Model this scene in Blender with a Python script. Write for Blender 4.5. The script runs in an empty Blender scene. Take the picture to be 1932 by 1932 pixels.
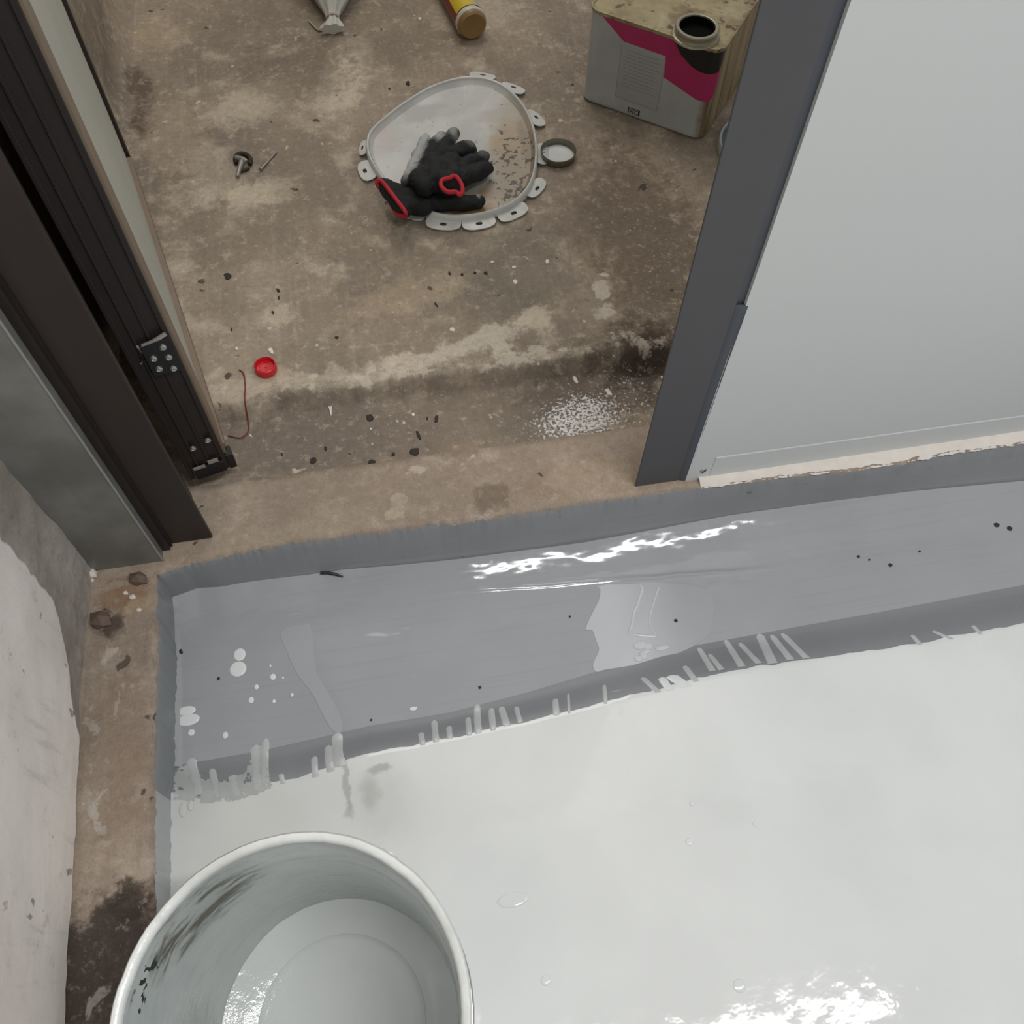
import bpy, bmesh, math, random
from mathutils import Vector, Matrix, noise as mn
random.seed(7)
sc = bpy.context.scene
COL = sc.collection

# ------------------------------------------------------------------ camera, world, lights, exposure
FPX = 1750.0            # focal length in pixels of the 1932 px frame
CAMZ = 1.2
AX = (Vector((0.9843, -0.1427, 0.1034)), Vector((-0.1752, -0.8567, 0.4851)), Vector((0.0194, -0.4957, -0.8683)))
def _v(c): return Vector((AX[0].dot(c), AX[1].dot(c), AX[2].dot(c)))
right, up, back = _v(Vector((1, 0, 0))), _v(Vector((0, -1, 0))), _v(Vector((0, 0, -1)))
cam_d = bpy.data.cameras.new('camera'); cam = bpy.data.objects.new('camera', cam_d); COL.objects.link(cam)
cam.matrix_world = Matrix(((right.x, up.x, back.x, 0), (right.y, up.y, back.y, 0), (right.z, up.z, back.z, CAMZ), (0, 0, 0, 1)))
cam_d.sensor_fit = 'HORIZONTAL'; cam_d.sensor_width = 36; cam_d.lens = 36 * FPX / 1932
cam_d.clip_start = 0.02
sc.camera = cam

w = bpy.data.worlds.new('world'); sc.world = w; w.use_nodes = True
w.node_tree.nodes['Background'].inputs[0].default_value = (0.98, 0.99, 1.0, 1)
w.node_tree.nodes['Background'].inputs[1].default_value = 0.40

ld = bpy.data.lights.new('ceiling_tube_light', 'AREA'); ld.shape = 'RECTANGLE'; ld.size = 1.2; ld.size_y = 0.05
ld.energy = 29; ld.color = (1.0, 1.0, 0.98)
lo = bpy.data.objects.new('ceiling_tube_light', ld); COL.objects.link(lo); lo.location = (0.78, -0.13, 2.5)
ld2 = bpy.data.lights.new('added_outside_fill', 'AREA'); ld2.shape = 'RECTANGLE'; ld2.size = 2.0; ld2.size_y = 1.6  # added fill light out of view, brightens the concrete outside
ld2.energy = 30; ld2.color = (1.0, 0.95, 0.88)
lo2 = bpy.data.objects.new('added_outside_fill', ld2); COL.objects.link(lo2); lo2.location = (-0.05, 2.75, 2.5); lo2.rotation_euler = (math.radians(-18), 0, 0)

vs = sc.view_settings
vs.view_transform = 'Standard'; vs.look = 'None'; vs.exposure = 0.0; vs.gamma = 1.0; vs.use_curve_mapping = False

# ------------------------------------------------------------------ helpers
def ray(px, py): return _v(Vector((px - 966, py - 966, FPX)))
def P(px, py, z=0.0):                       # pixel -> point on the horizontal plane z
    r = ray(px, py); t = (z - CAMZ) / r.z
    return Vector((r.x * t, r.y * t, z))
def WY(px, py, y):                          # pixel -> point on the wall plane y
    r = ray(px, py); t = y / r.y
    return Vector((r.x * t, y, CAMZ + r.z * t))
def S(r, g, b, k=1.0):                      # sRGB 0-255 -> linear
    f = lambda c: ((c / 255) / 12.92 if c / 255 <= 0.04045 else ((c / 255 + 0.055) / 1.055) ** 2.4)
    return (min(f(r) * k, 1), min(f(g) * k, 1), min(f(b) * k, 1), 1)
def fr(x, y=0.0, z=0.0, H=0.9, o=4): return mn.fractal(Vector((x, y, z)), H, 2.1, o)

def tag(o, label=None, cat=None, group=None, kind=None):
    if label: o['label'] = label
    if cat: o['category'] = cat
    if group: o['group'] = group
    if kind: o['kind'] = kind
    return o
def mobj(name, verts, faces, mat, parent=None, org=None, smooth=False):
    """verts are in world space; org = the object's own origin (top level); a child is stored relative to its parent's place"""
    base = Vector((0, 0, 0))
    if parent is not None: base = Vector(parent.get('_loc', (0, 0, 0)))
    elif org is not None: base = Vector(org)
    me = bpy.data.meshes.new(name)
    me.from_pydata([tuple(Vector(v) - base) for v in verts], [], faces); me.validate(); me.update()
    if mat: me.materials.append(mat)
    if smooth:
        for p in me.polygons: p.use_smooth = True
    o = bpy.data.objects.new(name, me); COL.objects.link(o)
    if parent is not None: o.parent = parent
    elif org is not None: o.location = base
    o['_loc'] = tuple(base)
    return o
def empty(name, loc, rz=0.0):
    o = bpy.data.objects.new(name, None); COL.objects.link(o)
    o.location = loc; o.rotation_euler = (0, 0, rz); o.empty_display_size = 0.03
    o['_loc'] = tuple(loc)
    return o
def shade_auto(o, ang=35):
    me = o.data
    for p in me.polygons: p.use_smooth = True
    bm = bmesh.new(); bm.from_mesh(me)
    for e in bm.edges:
        if len(e.link_faces) == 2 and e.calc_face_angle(0) > math.radians(ang): e.smooth = False
    bm.to_mesh(me); bm.free()
    return o
class MB:
    def __init__(s): s.v = []; s.f = []
    def add(s, v, f):
        n = len(s.v); s.v += [Vector(a) for a in v]; s.f += [tuple(i + n for i in q) for q in f]; return s
    def box(s, x0, x1, y0, y1, z0, z1):
        return s.add([(x0,y0,z0),(x1,y0,z0),(x1,y1,z0),(x0,y1,z0),(x0,y0,z1),(x1,y0,z1),(x1,y1,z1),(x0,y1,z1)],
                     [(0,3,2,1),(4,5,6,7),(0,1,5,4),(1,2,6,5),(2,3,7,6),(3,0,4,7)])
    def lathe(s, prof, seg=48, c=(0,0,0), close=False):
        vs_, fs = [], []
        for (r, z) in prof:
            for k in range(seg):
                a = 2 * math.pi * k / seg
                vs_.append((c[0] + r * math.cos(a), c[1] + r * math.sin(a), c[2] + z))
        for i in range(len(prof) - 1):
            for k in range(seg):
                k2 = (k + 1) % seg
                fs.append((i*seg+k, i*seg+k2, (i+1)*seg+k2, (i+1)*seg+k))
        if close: fs.append(tuple(range(seg))[::-1]); fs.append(tuple((len(prof)-1)*seg + k for k in range(seg)))
        return s.add(vs_, fs)
    def tube(s, pts, rads, seg=8, cap=True, loop=False, flat=1.0):
        pts = [Vector(p) for p in pts]; n = len(pts)
        if not isinstance(rads, (list, tuple)): rads = [rads] * n
        vs_, fs = [], []
        for i, p in enumerate(pts):
            if loop: d = pts[(i+1) % n] - pts[i-1]
            else: d = pts[min(i+1, n-1)] - pts[max(i-1, 0)]
            d.normalize()
            a = Vector((0,0,1)) if abs(d.z) < 0.95 else Vector((1,0,0))
            u = d.cross(a).normalized(); q = u.cross(d).normalized()
            for k in range(seg):
                t = 2*math.pi*k/seg
                vs_.append(p + (u*math.cos(t) + q*math.sin(t)*flat) * rads[i])
        m = n if loop else n - 1
        for i in range(m):
            j = (i+1) % n
            for k in range(seg):
                k2 = (k+1) % seg
                fs.append((i*seg+k, i*seg+k2, j*seg+k2, j*seg+k))
        if cap and not loop:
            fs.append(tuple(range(seg))[::-1]); fs.append(tuple((n-1)*seg+k for k in range(seg)))
        return s.add(vs_, fs)
    def capsule(s, p0, p1, r0, r1, flat=1.0, seg=14):
        p0, p1 = Vector(p0), Vector(p1); d = (p1-p0).normalized()
        pts, rs = [], []
        for a in (85, 60, 35, 12): pts.append(p0 - d*r0*math.sin(math.radians(a))); rs.append(r0*math.cos(math.radians(a)))
        for t in (0.33, 0.66): pts.append(p0.lerp(p1, t)); rs.append(r0 + (r1-r0)*t)
        for a in (12, 35, 60, 85): pts.append(p1 + d*r1*math.sin(math.radians(a))); rs.append(r1*math.cos(math.radians(a)))
        return s.tube(pts, rs, seg, True, False, flat)
    def prism(s, pts, z0, z1):              # pts: closed list of 2D or 3D points; extruded straight up from z0 to z1
        n = len(pts)
        v = [(p[0], p[1], z0) for p in pts] + [(p[0], p[1], z1) for p in pts]
        f = [tuple(range(n))[::-1], tuple(range(n, 2*n))] + [(i, (i+1) % n, n + (i+1) % n, n + i) for i in range(n)]
        return s.add(v, f)
    def xf(s, M):
        s.v = [M @ v for v in s.v]; return s
    def build(s, name, mat, parent=None, org=None, smooth=None):
        o = mobj(name, s.v, s.f, mat, parent, org)
        bm = bmesh.new(); bm.from_mesh(o.data); bmesh.ops.recalc_face_normals(bm, faces=bm.faces); bm.to_mesh(o.data); bm.free()
        if smooth: shade_auto(o, smooth)
        return o
def bevel(o, wd, seg=2):
    m = o.modifiers.new('bevel', 'BEVEL'); m.width = wd; m.segments = seg; m.limit_method = 'ANGLE'; m.angle_limit = math.radians(40)
    return o
def smooth_closed(pts, n):
    """closed Catmull-Rom through pts, n samples"""
    m = len(pts); out = []
    for i in range(n):
        t = i / n * m; k = int(t); u = t - k
        p0, p1, p2, p3 = (Vector(pts[(k+j-1) % m]) for j in range(4))
        out.append(0.5*((2*p1)+(p2-p0)*u+(2*p0-5*p1+4*p2-p3)*u*u+(3*p1-p0-3*p2+p3)*u**3))
    return out
def smooth_open(pts, per=6):
    pts = [Vector(p) for p in pts]; out = []
    for k in range(len(pts)-1):
        p0, p1, p2, p3 = pts[max(k-1,0)], pts[k], pts[k+1], pts[min(k+2,len(pts)-1)]
        for j in range(per):
            u = j/per
            out.append(0.5*((2*p1)+(p2-p0)*u+(2*p0-5*p1+4*p2-p3)*u*u+(3*p1-p0-3*p2+p3)*u**3))
    out.append(pts[-1]); return out
def interp(tab, x):
    if x <= tab[0][0]: a, b = tab[0], tab[1]
    elif x >= tab[-1][0]: a, b = tab[-2], tab[-1]
    else:
        for a, b in zip(tab, tab[1:]):
            if a[0] <= x <= b[0]: break
    return a[1] + (b[1]-a[1]) * (x-a[0]) / (b[0]-a[0])

# ------------------------------------------------------------------ materials
class M:
    def __init__(s, name):
        s.m = bpy.data.materials.new(name); s.m.use_nodes = True
        s.t = s.m.node_tree; s.b = s.t.nodes['Principled BSDF']
        s.co = s.n('ShaderNodeTexCoord').outputs['Object']
    def n(s, ty, **k):
        nd = s.t.nodes.new(ty)
        for a, v in k.items(): setattr(nd, a, v)
        return nd
    def set(s, sock, v):
        if isinstance(v, bpy.types.NodeSocket): s.t.links.new(v, sock)
        elif v is not None: sock.default_value = v
    def noise(s, scale, detail=4, rough=0.55, vec=None, dist=0.0, out='Fac'):
        nd = s.n('ShaderNodeTexNoise'); s.set(nd.inputs['Vector'], vec or s.co)
        nd.inputs['Scale'].default_value = scale; nd.inputs['Detail'].default_value = detail
        nd.inputs['Roughness'].default_value = rough; nd.inputs['Distortion'].default_value = dist
        return nd.outputs[out]
    def map(s, loc=(0,0,0), rot=(0,0,0), sca=(1,1,1), vec=None, ty='POINT'):
        nd = s.n('ShaderNodeMapping', vector_type=ty); s.set(nd.inputs[0], vec or s.co)
        nd.inputs['Location'].default_value = loc; nd.inputs['Rotation'].default_value = rot; nd.inputs['Scale'].default_value = sca
        return nd.outputs[0]
    def rng(s, v, a, b, c=0.0, d=1.0):
        nd = s.n('ShaderNodeMapRange', interpolation_type='SMOOTHSTEP'); s.set(nd.inputs[0], v)
        for i, q in enumerate((a, b, c, d)): nd.inputs[1+i].default_value = q
        return nd.outputs[0]
    def math(s, op, a, b=None):
        nd = s.n('ShaderNodeMath', operation=op); s.set(nd.inputs[0], a)
        if b is not None: s.set(nd.inputs[1], b)
        return nd.outputs[0]
    def mix(s, f, a, b, mode='MIX'):
        nd = s.n('ShaderNodeMix', data_type='RGBA', blend_type=mode)
        s.set(nd.inputs[0], f); s.set(nd.inputs[6], a); s.set(nd.inputs[7], b)
        return nd.outputs[2]
    def warp(s, amp, scale, vec=None):
        nd = s.n('ShaderNodeVectorMath', operation='MULTIPLY_ADD')
        s.set(nd.inputs[0], s.noise(scale, 4, 0.6, vec, out='Color')); nd.inputs[1].default_value = (amp,)*3
        sub = s.n('ShaderNodeVectorMath', operation='SUBTRACT'); s.set(sub.inputs[0], vec or s.co); sub.inputs[1].default_value = (amp/2,)*3
        s.set(nd.inputs[2], sub.outputs[0]); return nd.outputs[0]
    def blob(s, vec, c, rx, ry, rot=0.0, soft=0.35):
        mp = s.map((c[0], c[1], 0), (0, 0, rot), (rx, ry, 1000), vec, 'TEXTURE')
        ln = s.n('ShaderNodeVectorMath', operation='LENGTH'); s.set(ln.inputs[0], mp)
        return s.rng(ln.outputs['Value'], 1+soft, 1-soft)
    def bump(s, h, strength=0.5, dist=0.002, nrm=None):
        nd = s.n('ShaderNodeBump'); s.set(nd.inputs['Height'], h)
        nd.inputs['Strength'].default_value = strength; nd.inputs['Distance'].default_value = dist
        if nrm is not None: s.set(nd.inputs['Normal'], nrm)
        return nd.outputs[0]
    def done(s, col, rough=0.6, metal=0.0, nrm=None, spec=0.5, coat=0.0, **k):
        s.set(s.b.inputs['Base Color'], col); s.set(s.b.inputs['Roughness'], rough); s.set(s.b.inputs['Metallic'], metal)
        s.b.inputs['Specular IOR Level'].default_value = spec
        if nrm is not None: s.set(s.b.inputs['Normal'], nrm)
        if coat: s.b.inputs['Coat Weight'].default_value = coat; s.b.inputs['Coat Roughness'].default_value = 0.05
        for a, v in k.items(): s.b.inputs[a].default_value = v
        return s.m
def simple(name, col, rough=0.5, metal=0.0, var=0.12, scale=40, bump=0.15, spec=0.5):
    m = M(name); f = m.noise(scale, 5)
    c2 = tuple(max(0, c*(1-var*2)) for c in col[:3]) + (1,)
    return m.done(m.mix(f, c2, tuple(min(1, c*(1+var)) for c in col[:3])+(1,)), rough, metal, m.bump(f, bump, 0.001), spec)

def concrete(name, dark, mid, pale, blobs=(), streak=0.0, speck=None, k=1.0, rough=0.8, patch=0.62, crust=False):
    m = M(name)
    big = m.noise(3.2, 6, 0.62); med = m.noise(14, 7, 0.65); fine = m.noise(110, 5, 0.7)
    c = m.mix(m.rng(big, 0.35, 0.68), dark, mid)
    c = m.mix(m.math('MULTIPLY', m.rng(med, 0.5, 0.72), 0.55), c, pale)
    c = m.mix(m.math('MULTIPLY', m.rng(m.noise(6.5, 8, 0.66, m.map((3.1, 1.7, 0))), patch, patch+0.08), 0.55), c, pale)
    if streak:
        st = m.noise(1.0, 6, 0.7, m.map(sca=(75, 3.5, 1)))
        c = m.mix(m.math('MULTIPLY', m.rng(st, 0.5, 0.75), streak), c, pale)
        st2 = m.noise(1.0, 6, 0.7, m.map((5, 2, 0), sca=(60, 3.0, 1)))
        c = m.mix(m.math('MULTIPLY', m.rng(st2, 0.52, 0.75), streak), c, dark)
    wv = m.warp(0.06, 16); wv2 = m.warp(0.025, 60, wv)
    brk = m.math('MULTIPLY', m.math('SUBTRACT', m.noise(38, 9, 0.72, m.map((2, 6, 3))), 0.5), 1.9)
    for (px, py, z, rx, ry, rot, col, a, soft) in blobs:
        p = P(px, py, z)
        f = m.math('MULTIPLY', m.rng(m.math('ADD', m.blob(wv2, p, rx, ry, rot, min(.95, soft*1.7)), brk), .25, .85), a)
        f = m.math('MULTIPLY', f, m.rng(m.blob(wv2, p, rx*1.5, ry*1.5, rot, .6), 0, .4))
        c = m.mix(f, c, col)
    # fine dirt and crust
    cn = m.noise(58, 9, 0.75, m.map((4, 4, 9))); c = m.mix(m.math('MULTIPLY', m.rng(cn, 0.53, 0.66), 0.42), c, pale)
    cd = m.noise(44, 9, 0.75, m.map((1, 9, 2))); c = m.mix(m.math('MULTIPLY', m.rng(cd, 0.55, 0.68), 0.40), c, dark)
    gr = m.noise(420, 3, 0.6); c = m.mix(m.math('MULTIPLY', m.rng(gr, 0.4, 0.65), 0.22), c, m.mix(0.6, c, dark, 'MULTIPLY'))
    if crust:
        sx = m.n('ShaderNodeSeparateXYZ'); m.set(sx.inputs[0], m.warp(.035, 9))
        bd_ = m.math('MULTIPLY', m.rng(sx.outputs[1], .865, .885), m.rng(sx.outputs[1], .96, .90))
        cf = m.rng(m.math('ADD', m.math('MULTIPLY', bd_, .20), m.noise(30, 9, .7, m.map((8, 2, 5)))), .70, .80)
        c = m.mix(m.math('MULTIPLY', cf, .7), c, S(206, 196, 180))
    c = m.mix(m.math('MULTIPLY', m.rng(fine, 0.38, 0.68), 0.38), c, m.mix(0.5, c, dark, 'MULTIPLY'))
    pit = m.rng(m.noise(33, 3, 0.5), 0.715, 0.75); c = m.mix(m.math('MULTIPLY', pit, 0.75), c, S(48, 40, 34))
    fl = m.rng(m.noise(48, 3, 0.5, m.map((7, 3, 1))), 0.71, 0.745); c = m.mix(m.math('MULTIPLY', fl, 0.7), c, pale)
    if speck:
        for (px, py, z, rx, ry, rot, den) in speck:
            p = P(px, py, z)
            bl = m.blob(m.warp(0.05, 9), p, rx, ry, rot, 0.75)
            nz = m.noise(210, 4, 0.7)
            f = m.rng(m.math('ADD', nz, m.math('MULTIPLY', bl, den)), 0.74, 0.82)
            c = m.mix(m.math('MULTIPLY', f, 0.9), c, S(232, 230, 228))
    h = m.math('ADD', m.math('MULTIPLY', med, 0.7), m.math('MULTIPLY', fine, 0.3))
    nr = m.bump(m.math('SUBTRACT', h, m.math('MULTIPLY', pit, 0.4)), 0.45, 0.004)
    return m.done(c, m.rng(big, 0.3, 0.8, rough-0.12, rough+0.1), 0, nr, 0.35)

def gray_paint(name, col, rough, wave=0.3, wet=False):
    m = M(name)
    a = m.noise(9, 4, 0.5); b = m.noise(70, 5, 0.6)
    st = m.noise(1.0, 5, 0.6, m.map(sca=(4, 160, 160)))
    c = m.mix(m.math('MULTIPLY', m.rng(a, 0.35, 0.7), 0.35), col, tuple(v*0.86 for v in col[:3])+(1,))
    c = m.mix(m.math('MULTIPLY', m.rng(st, 0.5, 0.7), 0.16), c, tuple(v*0.7 for v in col[:3])+(1,))
    sc_ = m.rng(m.noise(1.0, 3, 0.5, m.map((1, 4, 2), (0, 0, 0.5), (22, 160, 22))), 0.735, 0.76)
    c = m.mix(m.math('MULTIPLY', sc_, 0.25 if wet else 0.45), c, S(190, 193, 198))
    dk = m.rng(m.noise(42, 3, 0.5, m.map((9, 1, 4))), 0.74, 0.77); c = m.mix(m.math('MULTIPLY', dk, 0.4), c, S(60, 62, 66))
    h = m.math('ADD', m.math('MULTIPLY', a, 0.6), m.math('MULTIPLY', b, 0.06 if wet else 0.25))
    return m.done(c, rough if not wet else m.rng(b, 0.3, 0.75, rough*0.7, rough*1.5), 0, m.bump(h, wave, 0.004), 0.5)

ZF = 0.080              # concrete floor outside the doorway
ZT = 0.085              # threshold and kerb top
ZG = 0.052              # low strip behind the threshold
K = 1.6
PALE = S(174, 162, 144, K); MID = S(138, 125, 110, K); DARK = S(108, 98, 86, K)
m_floor_out = concrete('bare_concrete', DARK, MID, PALE, blobs=[
    (470, 195, ZF, .09, .05, .5, PALE, .6, .5), (650, 140, ZF, .045, .12, -.3, PALE, .8, .35), (540, 92, ZF, .04, .03, .1, PALE, .75, .3),
    (520, 30, ZF, .16, .12, 0, DARK, .55, .6), (560, 130, ZF, .1, .1, 0, S(96, 86, 74, K), .6, .6), (760, 60, ZF, .18, .12, 0, S(104, 94, 80, K), .55, .6),
    (900, 20, ZF, .1, .07, 0, PALE, .4, .5), (490, 365, ZF, .07, .035, .2, PALE, .7, .45), (400, 330, ZF, .06, .08, 0, PALE, .35, .5),
    (560, 330, ZF, .05, .14, 0, S(120, 108, 95, K), .5, .5), (430, 450, ZF, .08, .06, 0, S(112, 100, 88, K), .4, .5),
    (760, 560, ZF, .11, .035, .3, S(150, 135, 112, K), .5, .5), (980, 520, ZF, .09, .1, 0, S(98, 92, 82, K), .5, .5),
    (1230, 470, ZF, .1, .25, 0, S(86, 74, 62, K), .75, .6), (1150, 420, ZF, .1, .1, 0, S(100, 88, 75, K), .5, .6),  # shade beside the right jamb, painted into the concrete colour
    (900, 645, ZF, .09, .018, .25, S(196, 186, 170, 1.2), .8, .5), (1010, 600, ZF, .03, .03, .4, PALE, .7, .4), (770, 680, ZF, .05, .012, .0, PALE, .8, .5),
    (650, 712, ZF, .12, .02, 0.05, PALE, .4, .5), (480, 730, ZF, .09, .028, 0.1, PALE, .4, .5), (1130, 650, ZF, .12, .012, .1, PALE, .5, .5),
    (1132, 545, ZF, .014, .02, .3, S(205, 195, 182), .9, .25), (1150, 583, ZF, .018, .014, .3, S(205, 195, 182), .85, .3), (1132, 515, ZF, .010, .008, 0, S(210, 200, 188), .9, .25),
    (800, 800, ZG, .35, .08, .0, S(104, 94, 84, K), .75, .5), (560, 840, ZG, .2, .06, 0, S(98, 88, 79, K), .7, .5), (1215, 690, ZG, .06, .05, 0, S(48, 38, 32, K), .95, .5),  # last blob paints the shade of the hole
    (1130, 740, ZG, .12, .06, 0, S(80, 70, 62, K), .6, .5), (1200, 640, ZF, .09, .04, 0, S(70, 58, 48, K), .6, .6),  # second blob: more painted shade near the right jamb
    (262, 160, ZF, .02, .06, 0, S(70, 56, 45, K), .7, .5), (268, 230, ZF, .018, .05, 0, S(66, 52, 42, K), .8, .5), (300, 60, ZF, .05, .06, 0, S(150, 134, 112, K), .5, .6),
    (330, 250, ZF, .06, .12, 0, S(150, 134, 114, K), .5, .6), (880, 870, ZG, .05, .03, 0, S(130, 112, 92, K), .5, .5),
    ], streak=0.22, crust=True, speck=[(1095, 790, ZG, .085, .05, .1, .30), (1180, 760, ZG, .10, .1, 0, .16), (1230, 480, ZF, .08, .2, 0, .12), (1140, 720, ZG, .1, .06, 0, .1)])
m_thresh = concrete('threshold_concrete', S(148, 133, 118), S(176, 159, 142), S(196, 181, 164), blobs=[
    (740, 965, ZT, .012, .014, 0, S(178, 164, 146), .8, .2), (745, 940, ZT, .012, .010, 0, S(176, 162, 145), .8, .2), (787, 893, ZT, .012, .008, 0, S(190, 178, 162), .85, .2),
    (620, 990, ZT, .06, .02, .1, S(160, 148, 130), .6, .4), (1100, 900, ZT, .12, .03, 0, S(150, 128, 104), .4, .5), (930, 935, ZT, .03, .02, .5, S(96, 84, 72), .5, .4), (480, 1020, ZT, .06, .02, 0, S(162, 150, 132), .5, .5),
    ], patch=.6)
m_kerb = concrete('kerb_concrete', S(142, 126, 112), S(178, 162, 146), S(198, 186, 170), blobs=[
    (240, 1120, ZT, .03, .03, 0, S(150, 112, 78), .6, .5), (200, 1185, ZT, .022, .02, 0, S(66, 50, 42), .8, .5), (255, 1140, ZT, .02, .012, .5, S(176, 158, 132), .7, .4),
    (225, 1430, ZT, .03, .12, 0, S(146, 128, 110), .4, .6), (210, 1820, ZT, .07, .075, 0, S(62, 52, 46), .9, .4), (245, 1700, ZT, .02, .03, 0, S(66, 55, 48), .8, .4), (195, 1540, ZT, .006, .02, .6, S(186, 178, 168), .8, .3),
    (192, 1505, ZT, .004, .018, -.4, S(186, 178, 168), .7, .3), (175, 1375, ZT, .004, .016, .3, S(180, 172, 162), .6, .3), (215, 1330, ZT, .003, .018, -.3, S(180, 172, 162), .6, .3), (180, 1895, ZT, .016, .008, .8, S(168, 162, 154), .8, .3),
    (205, 1240, ZT, .008, .008, 0, S(196, 186, 172), .8, .3), (236, 1255, ZT, .009, .009, 0, S(60, 48, 40), .7, .3),
    ], streak=.3)
m_gray_riser = gray_paint('grey_primer_matt', S(139, 142, 145), 0.5, 0.35)
m_gray_slope = gray_paint('grey_primer_slope', S(132, 134, 138), 0.45, 0.35)
m_gray_pan = gray_paint('grey_primer_wet', S(160, 162, 166), 0.07, 0.12, True)
def white_coat():
    m = M('white_topcoat')
    a = m.noise(7, 3, 0.5); b = m.noise(30, 3, 0.5)
    col = m.mix(m.rng(a, 0.3, 0.7), S(224, 226, 225), S(218, 220, 219))
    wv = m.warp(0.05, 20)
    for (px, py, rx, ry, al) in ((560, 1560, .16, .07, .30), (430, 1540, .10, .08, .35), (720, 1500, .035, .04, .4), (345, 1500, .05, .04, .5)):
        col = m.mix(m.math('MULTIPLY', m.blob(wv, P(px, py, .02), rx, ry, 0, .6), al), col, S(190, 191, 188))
    for (px, py, rx, ry, al) in ((655, 1475, .004, .035, .5), (715, 1450, .014, .006, .5), (700, 1495, .012, .02, .3), (660, 1530, .006, .01, .35)):
        col = m.mix(m.math('MULTIPLY', m.blob(m.warp(.02, 60), P(px, py, .02), rx, ry, 0, .5), al), col, S(140, 140, 136))
    vo = m.n('ShaderNodeTexVoronoi'); vo.inputs['Scale'].default_value = 26; m.set(vo.inputs['Vector'], m.warp(.02, 20))
    pim = m.rng(vo.outputs['Distance'], 0.16, 0.02)
    keep = m.rng(m.noise(11, 2, 0.5, m.map((4, 4, 4))), 0.56, 0.62)
    h = m.math('ADD', m.math('ADD', m.math('MULTIPLY', a, 0.9), m.math('MULTIPLY', b, 0.30)), m.math('MULTIPLY', m.math('MULTIPLY', pim, keep), 0.06))
    return m.done(col, m.rng(b, .3, .7, .035, .06), 0, m.bump(h, 0.17, 0.010), 0.5)
m_white = white_coat()
m_drip = simple('thin_white_drip', S(184, 187, 188), .2, 0, .05, 30, .1)
m_drop = simple('white_paint_drop', S(222, 224, 224), .25, 0, .03, 30, .05)
m_left_riser_white = simple('whitened_riser', S(176, 179, 180), .3, 0, .06, 20, .15)
def plaster():
    m = M('old_white_plaster')
    a = m.noise(5, 6, .6); b = m.noise(40, 6, .65)
    c = m.mix(m.rng(a, .35, .7), S(236, 229, 223), S(222, 214, 208))
    st = m.noise(1, 6, .7, m.map(sca=(10, 45, 6))); c = m.mix(m.math('MULTIPLY', m.rng(st, .55, .75), .4), c, S(158, 152, 147))
    c = m.mix(m.math('MULTIPLY', m.rng(b, .58, .75), .35), c, S(150, 144, 138))
    pit = m.rng(m.noise(34, 3, .5, m.map((2, 8, 1), sca=(1, 1, .5))), .69, .73); c = m.mix(m.math('MULTIPLY', pit, .6), c, S(92, 86, 82))
    return m.done(c, .75, 0, m.bump(m.math('SUBTRACT', m.math('ADD', a, m.math('MULTIPLY', b, .5)), pit), .4, .004), .3)
m_plaster = plaster()
def cement():
    m = M('grey_cement_render')
    a = m.noise(7, 6, .6); b = m.noise(60, 6, .65)
    c = m.mix(m.rng(a, .3, .7), S(140, 133, 125), S(172, 166, 158)); c = m.mix(m.math('MULTIPLY', m.rng(b, .5, .7), .35), c, S(105, 96, 86))
    return m.done(c, .85, 0, m.bump(m.math('ADD', a, m.math('MULTIPLY', b, .4)), .6, .006), .25)
m_cement = cement()
m_white_mortar = simple('white_filler', S(222, 214, 206), .8, 0, .08, 60, .7)
m_panel = simple('white_panel', S(205, 208, 208), .38, 0, .012, 3, .02)
def silver():
    m = M('dull_grey_metal_sheet')
    a = m.noise(6, 4, .55); st = m.noise(1, 4, .6, m.map(sca=(60, 60, 3)))
    c = m.mix(m.rng(a, .35, .68), S(114, 114, 110), S(146, 147, 143)); c = m.mix(m.math('MULTIPLY', m.rng(st, .5, .75), .12), c, S(90, 88, 84))
    wv = m.warp(.04, 14)
    low = m.rng(m.n('ShaderNodeSeparateXYZ').outputs[2], 0, 1)
    return m.done(c, .42, .25, m.bump(a, .12, .004), .5)
m_silver = silver()
m_brown = simple('dark_brown_aluminium', S(52, 44, 41), .42, .1, .12, 14, .05, .4)
m_brown2 = simple('dark_brown_profile', S(46, 39, 37), .45, .1, .15, 18, .08, .4)
m_black = simple('black_plastic', S(26, 26, 27), .5, 0, .1, 40, .1)
m_jamb_gray = simple('dark_grey_aluminium', S(84, 84, 87), .5, .1, .04, 20, .04, .4)
m_jamb_blue = simple('blue_grey_gasket', S(74, 78, 86), .45, 0, .05, 20, .05)
m_leaf_pale = simple('pale_door_panel', S(182, 183, 172), .5, 0, .08, 7, .1)
m_leaf_tan = simple('tan_brown_rail', S(128, 112, 95), .6, 0, .12, 22, .2)  # lighter tan brown than the stile edge
m_steel = simple('bright_screw_steel', S(190, 190, 188), .28, .9, .06, 60, .1)
m_tape = simple('pale_plastic_tab', S(150, 146, 140), .5, 0, .08, 60, .1)
m_red = simple('red_plastic', S(205, 28, 40), .38, 0, .04, 30, .06)
m_wire_red = simple('dark_red_wire', S(122, 44, 40), .5, 0, .2, 70, .1)
m_rust = simple('rusty_iron', S(58, 46, 40), .7, .2, .25, 90, .4)
m_zinc = simple('dull_zinc', S(158, 152, 145), .45, .5, .1, 90, .1)
m_chip_dark = simple('dark_dirt_chip', S(54, 45, 39), .8, 0, .15, 90, .4)
m_chip_white = simple('white_paint_flake', S(224, 218, 208), .6, 0, .06, 90, .2)
m_stone = concrete('broken_brick', S(96, 80, 70), S(136, 116, 104), S(158, 140, 126))

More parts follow.
